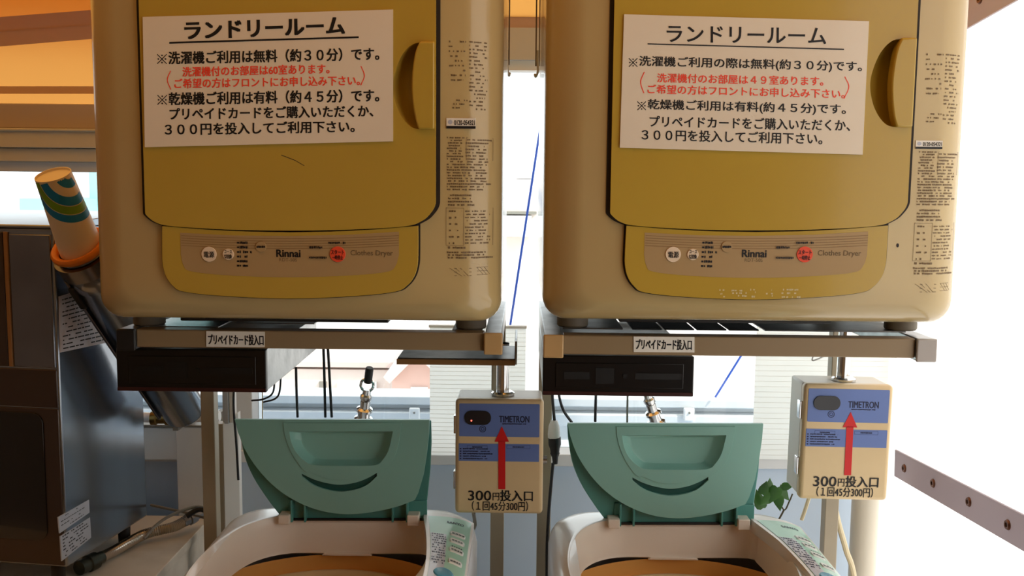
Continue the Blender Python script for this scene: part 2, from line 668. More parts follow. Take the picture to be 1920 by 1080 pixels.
def strip(bm, ya0, ya1, yb0, yb1, off=0.0, x0=-260, x1=420, n=10):
    """strip of fabric between photo lines at left/right: top ya0->ya1, bottom yb0->yb1"""
    top, bot = [], []
    nrm = Vector((0, -1.1, -1)).normalized() * off
    for i in range(n + 1):
        t = i / n
        px = x0 + (x1 - x0) * t
        top.append(awning_pt(px, ya0 + (ya1 - ya0) * t) + nrm)
        bot.append(awning_pt(px, yb0 + (yb1 - yb0) * t) + nrm)
    tv = [bm.verts.new(p) for p in top]
    bv = [bm.verts.new(p) for p in bot]
    for i in range(n):
        bm.faces.new((bv[i], bv[i + 1], tv[i + 1], tv[i]))


aw = thing('awning', 'orange tarpaulin awning over the left window beside the dryer', 'awning', awning_pt(90, 196))
inv = aw.location.copy()


def shift(bm, v):
    for a in bm.verts:
        a.co -= v


bm = nb(); strip(bm, -14, -14, 196, 196); shift(bm, inv)
obj('canvas', bm, TARP, aw, smooth=180)
for (a0, a1, b0, b1, nm, off) in ((50, -2, 76, 27, 'seam', 0.004), (75, 26, 106, 50, 'seam', 0.006), (160, 160, 174, 174, 'seam', 0.004)):
    bm = nb(); strip(bm, a0, a1, b0, b1, off); shift(bm, inv)
    obj(nm, bm, HEM, aw, smooth=180)

XLE = -0.71
bm = nb(); box(bm, XL, XLE, YW + 0.02, YW + 0.14, zl(240, YW, 90), zl(193, YW, 90))
structure('trim_4', bm, BEAMB, bevel=0.003)
bm = nb()
box(bm, XL, XLE, YW, YW + 0.1, zl(277, YW, 90), zl(244, YW, 90))
box(bm, XL, XLE, YW + 0.012, YW + 0.1, zl(303, YW, 90), zl(278, YW, 90))
box(bm, XL, XLE, YW - 0.008, YW + 0.05, zl(246, YW, 90), zl(241, YW, 90))
structure('trim_5', bm, FRAMEC, bevel=0.002)
bm = nb(); box(bm, XL, XLE, YW + 0.03, YW + 0.07, zl(322, YW, 90), zl(303, YW, 90))
structure('trim_6', bm, ALU, bevel=0.002)
# mullion between bays, hidden behind the left dryer
bm = nb(); box(bm, XLE - 0.02, XLE + 0.04, YW, YW + 0.1, z_sill, zl(57, YW, 980))
structure('trim_7', bm, ALU, bevel=0.003)

pl0, pl1 = at(808, 700, YW).x, at(985, 700, YW).x
pr0 = at(1410, 700, YW).x
for i, (x0, x1, ztop) in enumerate(((XL, XLE - 0.02, zl(322, YW, 90)), (XLE + 0.04, xw, zl(130, YW, 980)))):
    bm = nb(); box(bm, x0, x1, YW + 0.058, YW + 0.062, z_sill, ztop)
    structure('window_%d' % (i + 1), bm, GLASS)

# low ribbed piers


def pier(name, x0, x1, ztop):
    bm = nb()
    n = 30
    zb0 = z_sill
    prof = []
    for k in range(n):
        za_ = zb0 + (ztop - zb0) * k / n
        zb1 = zb0 + (ztop - zb0) * (k + 1) / n
        prof += [(YW - 0.030, za_), (YW - 0.030, za_ + (zb1 - za_) * 0.78), (YW - 0.0282, za_ + (zb1 - za_) * 0.82), (YW - 0.0282, zb1 - 0.0002)]
    a = [bm.verts.new((x0, p[0], p[1])) for p in prof]
    b = [bm.verts.new((x1, p[0], p[1])) for p in prof]
    for i in range(len(prof) - 1):
        bm.faces.new((a[i], b[i], b[i + 1], a[i + 1]))
    o = structure(name, bm, TILE, smooth=0)
    bm = nb(); box(bm, x0 - 0.002, x1 + 0.002, YW - 0.036, YW - 0.018, ztop, ztop + 0.006)
    structure('cap', bm, ALU, o)
    return o


pier('wall_pier_1', pl0, pl1, zl(612, YW, 960))
pier('wall_pier_2', pr0, xw, zl(560, YW, 1450))

# outside
bm = nb(); box(bm, -30, 30, YW + 0.5, 45, -2.6, -2.5)
structure('ground', bm, GROUNDM)


def house(name, label, Y, x0, x1, y_eave, y_base, depth, mat, parts):
    """walls from photo columns at distance Y; parts added by the caller"""
    a, b = at(x0, y_eave, Y), at(x1, y_base, Y)
    o = thing(name, label, 'building', ((a.x + b.x) / 2, Y, -2.5))
    return o, a, b


def far_box(o, name, px0, px1, py0, py1, Y, depth, mat, parent=None, to_ground=False):
    a, b = at(px0, py0, Y), at(px1, py1, Y)
    z0_ = -2.5 if to_ground else b.z
    bm = nb()
    L = o.location
    box(bm, a.x - L.x, b.x - L.x, Y - L.y, Y - L.y + depth, z0_ - L.z, a.z - L.z)
    return obj(name, bm, mat, parent or o, smooth=0)


h1, a, b = house('house', 'beige building with a pale garage door seen through the left window', 16, 520, 745, 690, 760, 4, BEIGEB, None)
far_box(h1, 'wall', 380, 740, 690, 760, 16, 4, BEIGEB, to_ground=True)
far_box(h1, 'parapet', 376, 744, 676, 690, 15.9, 4.2, ROOFP)
g = far_box(h1, 'garage_door', 632, 706, 716, 745, 15.93, 0.1, GARAGE)
far_box(h1, 'window', 598, 612, 716, 745, 15.95, 0.08, CABLEG)
h2, a, b = house('house', 'pink gabled house seen just left of the ribbed pier', 13, 735, 830, 700, 760, 4, PINK, None)
L = h2.location
bm = nb()
pts = [at(px, py, 13) for px, py in ((738, 706), (738, 760), (900, 760), (900, 760), (868, 740), (778, 656))]
pts = [at(735, 712, 13), at(735, 800, 13), at(850, 800, 13), at(850, 722, 13), at(785, 662, 13)]
prism(bm, [(p.x - L.x, (p.z if i not in (1, 2) else -2.5) - L.z) for i, p in enumerate(pts)], 0, 4)
obj('wall', bm, PINK, h2, smooth=0)
bm = nb()
for p, q in ((pts[0], pts[4]), (pts[4], pts[3])):
    d = (q - p)
    nrm = Vector((-d.z, 0, d.x)).normalized() * 0.12
    if nrm.z < 0:
        nrm = -nrm
    ps = [p - L, q - L, q - L + nrm, p - L + nrm]
    hexa(bm, [ps[0] + Vector((0, -.25, 0)), ps[1] + Vector((0, -.25, 0)), ps[1] + Vector((0, 4.2, 0)), ps[0] + Vector((0, 4.2, 0)),
              ps[3] + Vector((0, -.25, 0)), ps[2] + Vector((0, -.25, 0)), ps[2] + Vector((0, 4.2, 0)), ps[3] + Vector((0, 4.2, 0))])
obj('roof', bm, ROOFP, h2, smooth=0)
far_box(h2, 'window', 770, 802, 726, 748, 12.96, 0.1, GARAGE)
h3, a, b = house('house', 'pale turquoise building far off through the upper left window', 22, 30, 260, 370, 520, 5, CYAN, None)
far_box(h3, 'wall', 36, 180, 372, 700, 22, 5, CYAN, to_ground=True)
far_box(h3, 'storey', 166, 330, 318, 700, 22.4, 5, CYAN, to_ground=True)
h4, a, b = house('house', 'pale building far off in the gap between the two dryers', 24, 930, 1020, 320, 600, 5, BEIGEB, None)
far_box(h4, 'wall', 900, 1010, 335, 700, 24, 4, BEIGEB, to_ground=True)
far_box(h4, 'ledge', 900, 1006, 396, 402, 23.6, 0.4, CABLEG)
far_box(h4, 'penthouse', 968, 1000, 290, 335, 24.5, 3, GARAGE)
far_box(h4, 'balcony', 905, 996, 404, 444, 23.5, 0.5, GARAGE)
for (p, q, Y, lab) in (((1001, 318), (938.5, 730), 2.84, 'blue rope slanting through the gap between the dryers'),
                       ((1397, 655), (1341, 745), 2.84, 'short stretch of blue rope behind the right dryer stand')):
    a, b = at(*p, Y), at(*q, Y)
    d = b - a
    bm = nb(); tube(bm, [d * -0.3, d], 0.0034, 8)
    o = obj('rope', bm, ROPE); o.location = a
    tag(o, lab, 'rope')

# ------------------------------------------------------------------ dryers
YD = 1.545
c0, c1 = at(185.5, 300, YD), at(942.5, 300, YD)
DW = c1.x - c0.x
xc = (c0.x + c1.x) / 2
zb = at(564, 597, YD).z
DH, DD = 0.684, 0.50
FR = -0.062                                      # how far the bowed front stands out
DRY = thing('clothes_dryer', 'golden beige clothes dryer on the left, its notice reading 60 rooms', 'clothes dryer', (xc, YD, zb), 'wall of coin operated clothes dryers')


def D(px, py):
    p = at(px, py, YD + FR)
    return (p.x - xc, p.z - zb)


PROF = [(0, 0, 0), (-.015, .002, .001), (-.030, .009, .005), (-.042, .020, .011), (-.052, .034, .018), (-.058, .047, .025), (FR, .060, .033)]


def surf(x):
    """depth of the bowed front at x"""
    d = DW / 2 - abs(x)
    if d >= .060:
        return FR
    for (y0, i0, _), (y1, i1, _) in zip(PROF, PROF[1:]):
        if d <= i1:
            return y0 + (y1 - y0) * (d - i0) / (i1 - i0)


bm = nb()
loops = [[(p[0], DD, p[1]) for p in rrect(-DW / 2 + .012, DW / 2 - .012, .012, DH - .012, .03)], [(p[0], DD - .012, p[1]) for p in rrect(-DW / 2, DW / 2, 0, DH, .035)]]
for y, ix, iz in PROF:
    loops.append([(p[0], y, p[1]) for p in rrect(-DW / 2 + ix, DW / 2 - ix, iz, DH - iz, .035)])
cab_bm, cab_loops = bm, loops
xl, xr_ = D(270, 200)[0], D(818, 200)[0]
ztop = DH - 0.03
curve_b = [D(*p) for p in ((269, 372), (272, 392), (281, 406), (299, 418), (330, 424), (430, 430), (545, 432), (660, 430), (760, 424), (792, 414), (808, 400), (817, 384), (818, 362))]
curve_b = open_curve(curve_b, 5)
door_out = [(xr_, ztop)] + [(xl, ztop)] + [(max(min(p[0], xr_), xl), p[1]) for p in curve_b]


def grow(pts, d):
    cx = sum(p[0] for p in pts) / len(pts)
    cz = sum(p[1] for p in pts) / len(pts)
    hx = max(abs(p[0] - cx) for p in pts)
    hz = max(abs(p[1] - cz) for p in pts)
    return [(cx + (p[0] - cx) * (1 + d / hx), cz + (p[1] - cz) * (1 + d / hz)) for p in pts]


# handle pocket: arc on the left, open to the grip on the right
pocket = open_curve([D(*p) for p in ((800, 82), (776, 84), (757, 102), (744, 130), (738, 162), (743, 194), (756, 222), (775, 240), (803, 243))], 6)
pocket = pocket + [(D(803, 243)[0], D(803, 243)[1] + 0.0005)]
pocket = pocket[:-1]
bm = nb(); prism(bm, grow(door_out, 0.0062), -0.0015, 0.0, [pocket])
obj('door_gap_shade', bm, GAP, DRY).location.y = FR  # dark plate painted in for the shaded groove round the door
bm = nb(); prism(bm, door_out, -0.0085, -0.0015, [pocket])
cvs = loft(cab_bm, cab_loops, True, False)
front = [(p[0], p[2]) for p in cab_loops[-1]]
pk = [cab_bm.verts.new((p[0], FR, p[1])) for p in pocket]
allv = cvs[-1] + pk
for t in tessellate_polygon([[Vector((p[0], p[1], 0)) for p in front], [Vector((p[0], p[1], 0)) for p in pocket]]):
    cab_bm.faces.new([allv[i] for i in t])
obj('cabinet', cab_bm, CREAM, DRY, smooth=50)
door = obj('door', bm, GOLD, DRY, bevel=0.003)
door.location.y = FR
# pocket bowl
pc = (D(800, 162)[0], D(800, 162)[1])
bm = nb()
loops = []
for s, y in ((1.0, -0.0078), (0.985, 0.0), (0.93, 0.010), (0.80, 0.017), (.6, .019)):
    loops.append([(pc[0] + (p[0] - pc[0]) * s, y, pc[1] + (p[1] - pc[1]) * s) for p in pocket])
vs = loft(bm, loops)
bm.faces.new(vs[-1])
obj('handle_pocket', bm, GOLD, door, smooth=60)
grip = open_curve([D(*p) for p in ((789, 80), (781, 100), (776, 130), (774, 162), (776, 195), (781, 225), (787, 243))], 5)
gx = D(816, 162)[0]
grip = grip + [(gx, grip[-1][1]), (gx, grip[0][1])]
bm = nb(); prism(bm, grip, -0.0165, 0.004)
obj('handle', bm, GOLD, door, bevel=0.004)
# control panel
pan = open_curve([D(*p) for p in ((307, 426), (307, 470), (308, 495), (314, 517), (327, 535), (347, 546), (420, 554), (545, 559), (670, 554), (742, 546), (764, 535), (778, 517), (784, 495), (785, 470), (785, 426))], 4)
top_p = [D(px, 423 + 12 * (1 - ((px - 545) / 240) ** 2)) for px in (785, 700, 620, 545, 470, 390, 307)]
pan = pan[2:-2] + top_p
bm = nb(); prism(bm, grow(pan, 0.0026), -0.001, 0.004)
obj('panel_gap', bm, GAP, DRY).location.y = FR
bm = nb(); prism(bm, pan, -0.007, -0.001)
panel = obj('control_panel', bm, GOLD, DRY, bevel=0.002)
panel.location.y = FR
yp = -0.0073
dec = [D(341, 436), D(342, 470)] + open_curve([D(*p) for p in ((342, 476), (347, 496), (362, 508), (440, 516), (545, 519), (650, 516), (726, 509), (743, 497), (749, 478))], 5) + [D(749, 434), D(650, 440), D(545, 442), D(440, 441)]
bm = flat(); polyface(bm, dec, yp)
decal = obj('decal', bm, DECAL, panel)
bm = flat()
for k in range(5):
    yy = 443 + k * 4.6
    pts = [D(px, yy + 6 * (1 - ((px - 545) / 204) ** 2) - 2) for px in range(343, 750, 29)]
    for p, q in zip(pts, pts[1:]):
        quad(bm, ((p[0], yp - .0002, p[1] - .0006), (q[0], yp - .0002, q[1] - .0006), (q[0], yp - .0002, q[1] + .0004), (p[0], yp - .0002, p[1] + .0004)))
obj('pinstripes', bm, DECAL_LINE, panel)
for (px, py, r, mat) in ((395, 476, 13.5, BUTTON), (431, 476, 10, BUTTON), (492, 462, 9.5, DECAL), (635, 476, 14, REDBUTTON)):
    p = D(px, py)
    bm = nb(); prism(bm, disc(p[0], p[1], r * 0.00086), yp - 0.0014, yp + 0.0005)
    obj('button', bm, mat, panel, bevel=0.0006, segs=2)


def dtext(bm, body, x0, y0, x1, y1, y, bold=0.0, F=None):
    F = F or D
    a, b = F(x0, y1), F(x1, y0)
    text(bm, body, lambda s, t: (a[0] + (b[0] - a[0]) * s, y, a[1] + (b[1] - a[1]) * t), bold)


rnd = random.Random(3)
bm = flat()
dtext(bm, '電源', 386, 471, 405, 482, yp - .0018, .02)
dtext(bm, 'コース', 424, 468, 438, 474, yp - .0018, .02)
dtext(bm, '切換', 424, 476, 438, 484, yp - .0018, .03)
dtext(bm, 'Rinnai', 521, 468, 565, 481, yp - .0003, .055)
dtext(bm, 'スタート', 623, 468, 647, 476, yp - .0018, .02)
dtext(bm, '一時停止', 625, 478, 645, 486, yp - .0018, .02)
for k, n in enumerate((18, 19, 26, 18, 18, 19)):
    py = 454.5 + k * 8.6
    p = D(447, py); q = D(451, py)
    rect(bm, p[0], q[0], p[1] - .0014, p[1] + .0014, yp - .0003)
    a = D(452, py); b = D(449 + n, py)
    marks(bm, rnd, a[0], b[0], a[1], .0044, yp - .0003, .95, .3, .7)
for x0, x1, py in ((618, 650, 454.5), (582, 607, 463), (582, 615, 482), (484, 500, 462)):
    a, b = D(x0, py), D(x1, py)
    marks(bm, rnd, a[0], b[0], a[1], .0038, yp - .0018, .9, .3, .7)
obj('lettering', bm, INK, panel)
bm = flat()
dtext(bm, 'RDT-50S', 526, 483.5, 559, 489.5, yp - .0003, .0)
dtext(bm, 'Clothes Dryer', 659, 469, 738, 481, yp - .0003, .012)
obj('pale_lettering', bm, FINE, panel)
# instruction print on the right flank
yf = -0.0006
def bow(bm):
    for v in bm.verts:
        v.co.y = surf(v.co.x) - .0007


bm = flat()
bm_low = flat()
for (x0, x1, y0, y1, st, h, den) in ((842, 878, 78, 150, 9, 3.4, .5), (880, 915, 78, 205, 7, 3.2, .55), (842, 878, 188, 206, 7, 3, .4), (838, 872, 258, 300, 5, 3.2, .85), (873, 922, 262, 300, 6, 3.2, .8),
                                     (838, 922, 303, 360, 5.2, 3.2, .85), (840, 900, 366, 386, 6, 3.6, .9), (872, 922, 396, 456, 6, 3, .75), (842, 866, 396, 456, 12, 4, .6),
                                     (838, 880, 464, 468, 9, 4.4, .95), (838, 924, 473, 486, 5, 3.4, .95)):
    py = y0
    while py <= y1:
        a, b = D(x0, py), D(x1 - rnd.random() * (x1 - x0) * .3, py)
        marks(bm_low if y0 > 250 else bm, rnd, a[0], b[0], a[1], h * .00086, yf, den * .9, .4, 1.5)
        py += st


def lines_rect(bm, x0, y0, x1, y1, wd=.0005):
    (ax, az), (bx, bz) = D(x0, y1), D(x1, y0)
    rect(bm, ax, bx, az, az + wd, yf); rect(bm, ax, bx, bz - wd, bz, yf)
    rect(bm, ax, ax + wd, az, bz, yf); rect(bm, bx - wd, bx, az, bz, yf)


bow(bm); ip1 = obj('usage_print', bm, FINE, DRY)
bm = bm_low
lines_rect(bm, 836, 390, 924, 460); lines_rect(bm, 836, 390, 870, 460)
lines_rect(bm, 874, 258, 924, 300)
for k in range(3):
    a, b = D(842 + k * 10, 502), D(866 + k * 6, 518)
    quad(bm, ((a[0], yf, a[1]), (a[0] + .001, yf, a[1]), (b[0] + .001, yf, b[1]), (b[0], yf, b[1])))
    a, b = D(893 + k * 7, 502), D(905 + k * 6, 516)
    quad(bm, ((a[0], yf, a[1]), (a[0] + .0007, yf, a[1]), (b[0] + .0007, yf, b[1]), (b[0], yf, b[1])))
for py in (503, 510, 517):
    a, b = D(852, py), D(884, py)
    rect(bm, a[0], b[0], a[1] - .0004, a[1] + .0004, yf)
    a, b = D(894, py - 1), D(914, py - 1)
    rect(bm, a[0], b[0], a[1] - .0003, a[1] + .0003, yf)
bow(bm); ip2 = obj('care_print', bm, FINE, DRY)
# feet and base tray
for sx in (-1, 1):
    for yy in (0.055, DD - 0.06):
        bm = nb(); lathe(bm, [(0.0001, 0.003), (0.026, 0.003), (0.026, -0.018), (0.024, -0.0205), (0.0001, -0.0205)], (sx * (DW / 2 - 0.052), yy, 0), (0, 0, 1), 28)
        obj('foot', bm, FOOTGREY, DRY)
bm = nb(); box(bm, -0.20, 0.14, 0.0, DD - 0.05, -0.006, 0.002)
obj('base_pan', bm, CAPDARK, DRY, bevel=0.002)

# second dryer
YD2 = 1.526
DRY2 = copy_tree(DRY)
for ch in DRY2.children:                         # its print sits a little lower
    if ch.name.startswith(('usage_print', 'care_print')):
        ch.location.z = -.024
p0, p1 = at(1016.5, 300, YD2), at(1797, 300, YD2)
DRY2.location = ((p0.x + p1.x) / 2, YD2, at(1407, 599.5, YD2).z)
tag(DRY2, 'beige clothes dryer on the right, its notice reading 49 rooms', 'clothes dryer', 'wall of coin operated clothes dryers')
xc2, zb2 = DRY2.location.x, DRY2.location.z


def D2(px, py):
    p = at(px, py, YD2 + FR)
    return (p.x - xc2, p.z - zb2)


def phone_sticker(par, F, x0, y0, x1, y1):
    (ax, az), (bx, bz) = F(x0, y1), F(x1, y0)
    bm = nb(); box(bm, ax, bx, -0.0012, 0.001, az, bz)
    s = obj('phone_sticker', bm, STICKER, par, smooth=0)
    s.location.y = FR
    bm = flat()
    rect(bm, ax, bx, az, az + (bz - az) * .25, -0.0014)
    a = (ax + (bx - ax) * .27, az + (bz - az) * .34); b = (bx - (bx - ax) * .03, az + (bz - az) * .8)
    text(bm, '0120-054321', lambda s_, t: (a[0] + (b[0] - a[0]) * s_, -0.0014, a[1] + (b[1] - a[1]) * t), .03)
    obj('number', bm, INK, s)
    bm = flat(); polyface(bm, disc(ax + (bx - ax) * .13, az + (bz - az) * .62, (bx - ax) * .08, (bz - az) * .22), -0.0014)
    obj('emblem', bm, PANELG, s)


phone_sticker(DRY, D, 837, 222, 892, 241)
phone_sticker(DRY2, D2, 1716, 264, 1767, 279)
# scuffs on the second dryer and a scratch on the first
bm = flat()
rnd2 = random.Random(11)
for x0, x1 in ((1345, 1365), (1368, 1400), (1404, 1420), (1432, 1448), (1462, 1508)):
    for k in range(3):
        a, b = D2(x0 + rnd2.random() * 4, 541 + k * 6 + rnd2.random() * 3), D2(x1 - rnd2.random() * 8, 541 + k * 6)
        marks(bm, rnd2, a[0], b[0], a[1], .003, -.0075, .55, .4, 1.3)
obj('faded_marks', bm, M('pale_scuffs', rgb(214, 198, 150), 0.6), DRY2).location.y = FR
bm = flat(); polyface(bm, disc(*D2(1683, 460), .0018, .0032, 10), -.0006)
obj('chip', bm, INK, DRY2).location.y = FR
bm = flat()
a, b, c_ = D(530, 291), D(556, 301), D(573, 311)
for p, q in ((a, b), (b, c_)):
    quad(bm, ((p[0], -.0088, p[1] - .0005), (q[0], -.0088, q[1] - .0005), (q[0], -.0088, q[1] + .0005), (p[0], -.0088, p[1] + .0005)))
obj('scratch', bm, GAP, DRY).location.y = FR

# ------------------------------------------------------------------ paper notices


def notice(Yf, corners, label, black, underline, red, parens):
    yb = Yf + FR - 0.0097
    P = [at(px, py, yb) for px, py in corners]
    o = thing('notice', label, 'notice', (sum(p.x for p in P) / 4, yb, min(p.z for p in P)), 'laundry room notices')
    L = o.location

    def N(px, py):
        p = at(px, py, yb)
        return (p.x - L.x, p.z - L.z)
    bm = nb(); prism(bm, [N(*c) for c in corners], -0.0012, 0.0006)
    obj('paper', bm, PAPER, o, smooth=0)
    y = -0.0015
    bm = flat()

    def line(bm, body, x0, b0, x1, b1, h, bold):
        def fn(s, t):
            p = N(x0 + (x1 - x0) * s - (b1 - b0) / (x1 - x0) * -h * t * .6, b0 + (b1 - b0) * s - h * t)
            return (p[0], y, p[1])
        if body[0] == '※':                       # reference mark: a saltire with four dots
            sz = h * .74
            kx, ky = x0 + sz / 2, b0 - h * .42
            quadp = lambda pts: quad(bm, [(N(*p)[0], y, N(*p)[1]) for p in pts])
            for sg in (1, -1):
                e = sz * .5; n_ = .75
                quadp(((kx - e - n_ * .7, ky + sg * e - n_ * .7 * sg), (kx + e - n_ * .7, ky - sg * e - n_ * .7 * sg), (kx + e + n_ * .7, ky - sg * e + n_ * .7 * sg), (kx - e + n_ * .7, ky + sg * e + n_ * .7 * sg)))
            for dx, dy in ((0, .38), (0, -.38), (.38, 0), (-.38, 0)):
                q = sz * .075
                quadp([(kx + dx * sz + a_, ky + dy * sz + b_) for a_, b_ in ((-q, q), (q, q), (q, -q), (-q, -q))])
            body = body[1:]
            x0 += h * .9
        text(bm, body, fn, bold)
    for l in black:
        line(bm, *l)
    (ax, ay, bx, by, th) = underline
    quad(bm, [(N(px, py)[0], y, N(px, py)[1]) for px, py in ((ax, ay + th / 2), (bx, by + th / 2), (bx, by - th / 2), (ax, ay - th / 2))])
    obj('black_lettering', bm, INK, o)
    bm = flat()
    for l in red:
        line(bm, *l)
    for pts in parens:
        cp = smooth_path([Vector((p[0], p[1], 0)) for p in pts], 6)
        for p, q in zip(cp, cp[1:]):
            quad(bm, [(N(a_, b_)[0], y, N(a_, b_)[1]) for a_, b_ in ((p.x - .9, p.y), (p.x + .9, p.y), (q.x + .9, q.y), (q.x - .9, q.y))][::-1])
    obj('red_lettering', bm, RED_INK, o)
    return o


notice(YD, ((272, 276), (737, 265), (737, 18), (268, 32)),
       'white laundry notice with bold title on the left dryer door, reading 60室', [
    ('ランドリールーム', 348, 73.5, 646, 63.5, 31, .06),
    ('※洗濯機ご利用は無料（約３０分）です。', 295.5, 121, 711, 113, 24, .034),
    ('※乾燥機ご利用は有料（約４５分）です。', 296, 197.5, 711, 191, 24, .034),
    ('プリペイドカードをご購入いただくか、', 319, 225, 700, 219, 22, .034),
    ('３００円を投入してご利用下さい。', 310, 254, 665, 248, 22, .034)],
    (318, 80.5, 673, 70, 3.4), [
    ('洗濯機付のお部屋は60室あります。', 343, 144, 618, 138, 18, .03),
    ('ご希望の方はフロントにお申し込み下さい。', 328, 166, 675, 160, 18, .03)],
    (((320.5, 133), (314.5, 150), (321, 168)), ((677, 124), (683.5, 142), (677, 160))))
notice(YD2, ((1162, 277), (1617, 290), (1629, 40), (1170, 27)),
       'white laundry notice with thinner title on the right dryer door, reading 49室', [
    ('ランドリールーム', 1250, 78.5, 1548, 83, 30, .022),
    ('※洗濯機ご利用の際は無料(約３０分)です。', 1179, 126.5, 1615, 137, 21.5, .022),
    ('※乾燥機ご利用は有料(約４５分)です。', 1195, 207.5, 1585, 217, 21.5, .022),
    ('プリペイドカードをご購入いただくか、', 1218, 238, 1593, 246, 21, .022),
    ('３００円を投入してご利用下さい。', 1203, 263, 1541, 271, 21, .022)],
    (1214, 82.5, 1582, 92.8, 2.3), [
    ('洗濯機付のお部屋は４９室あります。', 1232, 154.5, 1543, 161, 17, .022),
    ('ご希望の方はフロントにお申し込み下さい。', 1214, 175.5, 1583, 185, 17, .022)],
    (((1208, 135), (1201, 154), (1207, 175)), ((1583.5, 144), (1591, 163), (1582, 185))))

# ------------------------------------------------------------------ dryer stands
YP = 1.95                                        # posts


def stand(label, Yf, xl0, xl1, xr0, xr1, yl_top, yl_bot, yr_top, yr_bot, capL, capR):
    A = at(xl0, (yl_top + yl_bot) / 2, Yf); B = at(xr1, (yr_top + yr_bot) / 2, Yf)
    zt = at((xl0 + xr1) / 2, (yl_top + yr_top) / 2, Yf).z
    zbt = at((xl0 + xr1) / 2, (yl_bot + yr_bot) / 2, Yf).z
    o = thing('dryer_stand', label, 'stand', ((A.x + B.x) / 2, Yf, 0), 'steel dryer stands')
    L = o.location
    x0, x1 = A.x - L.x, B.x - L.x
    wl = at(xl1, 640, Yf).x - L.x - x0
    bm = nb(); box(bm, x0 + wl, x1 - wl, 0, 0.032, zbt, zt)
    obj('front_rail', bm, RAIL, o, bevel=0.002)
    for side, xa, xb, cm in ((0, x0, x0 + wl, capL), (1, x1 - wl, x1, capR)):
        bm = nb(); box(bm, xa + .001, xb - .001, -0.004, YP - Yf + 0.03, zbt - 0.004, zt + 0.001)
        sr = obj('side_rail', bm, GALV, o, bevel=0.002)
        bm = nb(); box(bm, xa - .0005, xb + .0005, -0.0085, -0.003, zbt - 0.005, zt + 0.0015)
        obj('end_cap', bm, cm, sr, bevel=0.0025)
        xm = (xa + xb) / 2
        bm = nb(); box(bm, xm - 0.014, xm + 0.014, YP - Yf - 0.014, YP - Yf + 0.014, 0.03, zbt - 0.004)
        obj('post', bm, POSTM, o, bevel=0.002)
        bm = nb(); box(bm, xm - 0.016, xm + 0.016, YP - Yf - 0.02, YP - Yf + 0.125, 0.0, 0.03)
        obj('foot_bar', bm, POSTM, o, bevel=0.003)
    bm = nb(); box(bm, x0 + wl, x1 - wl, YP - Yf, YP - Yf + 0.028, zbt, zt)
    obj('rear_rail', bm, RAIL, o, bevel=0.002)
    return o, zt


def plate(o, xa, xb, ya, yb, z, mat, name='shelf_plate', th=0.0025):
    L = o.location
    bm = nb(); box(bm, xa - L.x, xb - L.x, ya - L.y, yb - L.y, z, z + th)
    return obj(name, bm, mat, o, bevel=0.0006, segs=2)


SL, zs = stand('steel dryer stand under the left dryer, with a black left end cap', YD + 0.004, 222, 256, 905, 942, 618, 649, 624, 660, CAPDARK, CAPM)
zfoot = zb - 0.0205
X = lambda px, Y: at(px, 620, Y).x
zpl = zfoot - 0.0028
YSB = YP - 0.02
plate(SL, X(262, YD), X(395, YD), YD + 0.04, YSB, zpl, GALV)
plate(SL, X(400, YD), X(560, YD), YD + 0.12, YSB, zpl - 0.004, GALV)
plate(SL, X(845, YD), X(903, YD), YD + 0.034, YSB, zpl, WORN)
SR, zs2 = stand('steel dryer stand under the right dryer, with a grey right end cap', YD2 + 0.004, 1019, 1056, 1716, 1753, 630, 666, 634, 670, CAPM, CAPGREY)
zfoot2 = zb2 - 0.0205
zpl2 = zfoot2 - 0.0028
plate(SR, X(1057, YD2), X(1172, YD2), YD2 + 0.034, YSB, zpl2, WORN)
for k in range(4):
    x0 = X(1190 + k * 62, YD2); x1 = X(1190 + k * 62 + 57, YD2)
    plate(SR, x0, x1, YD2 + 0.034, YSB, zpl2, DARKMESH, 'slat')
plate(SR, X(1445, YD2), X(1715, YD2), YD2 + 0.034, YSB, zpl2, WORN)

# loose support tray under the right end of the left stand
ts = thing('support_tray', 'worn steel tray with an upturned flange below the right end of the left stand', 'tray', at(860, 680, 1.66))
L = ts.location.copy()
za_, zb_2 = at(860, 683, 1.66).z, at(860, 672, 1.66).z
xa, xb = at(745, 678, 1.66).x, at(966, 678, 1.66).x
bm = nb(); box(bm, xa - L.x, xb - L.x, 0, 0.14, za_ - L.z, zb_2 - L.z)
obj('plate', bm, WORN, ts, bevel=0.0015)
bm = nb(); box(bm, xb - L.x - .001, xb - L.x + 0.003, 0.0, 0.14, za_ - L.z, at(966, 640, 1.66).z - L.z)
obj('flange', bm, GALV, ts, bevel=0.001)
bm = nb(); box(bm, xa - L.x - .001, xb - L.x, -0.0025, 0.0, za_ - L.z - .001, zb_2 - L.z - .002)
obj('front_lip', bm, BROWN, ts)

# slot labels on the rails


def slot_label(Yf, x0, y0, x1, y1, tx0, ty0, tx1, ty1, label):
    yb = Yf - 0.0006
    a, b = at(x0, y1, yb), at(x1, y0, yb)
    o = thing('slot_label', label, 'label', ((a.x + b.x) / 2, yb, a.z), 'prepaid card slot labels')
    L = o.location

    def N(px, py):
        p = at(px, py, yb)
        return (p.x - L.x, p.z - L.z)
    bm = nb(); prism(bm, [N(x0, y1), N(x1, y1 + .8), N(x1, y0 + .8), N(x0, y0)], -0.0008, 0.0005)
    obj('tape', bm, STICKER, o, smooth=0)
    bm = flat(); dtext(bm, 'プリペイドカード投入口', tx0, ty0, tx1, ty1, -0.0010, .035, N)
    obj('lettering', bm, INK, o)


slot_label(YD + 0.004, 387, 621, 496, 650, 391, 628, 494, 646, 'white strip label on the left rail above the black card reader')
slot_label(YD2 + 0.004, 1188, 631, 1302, 660, 1192, 637, 1297, 655, 'white strip label on the right rail above the black card reader')


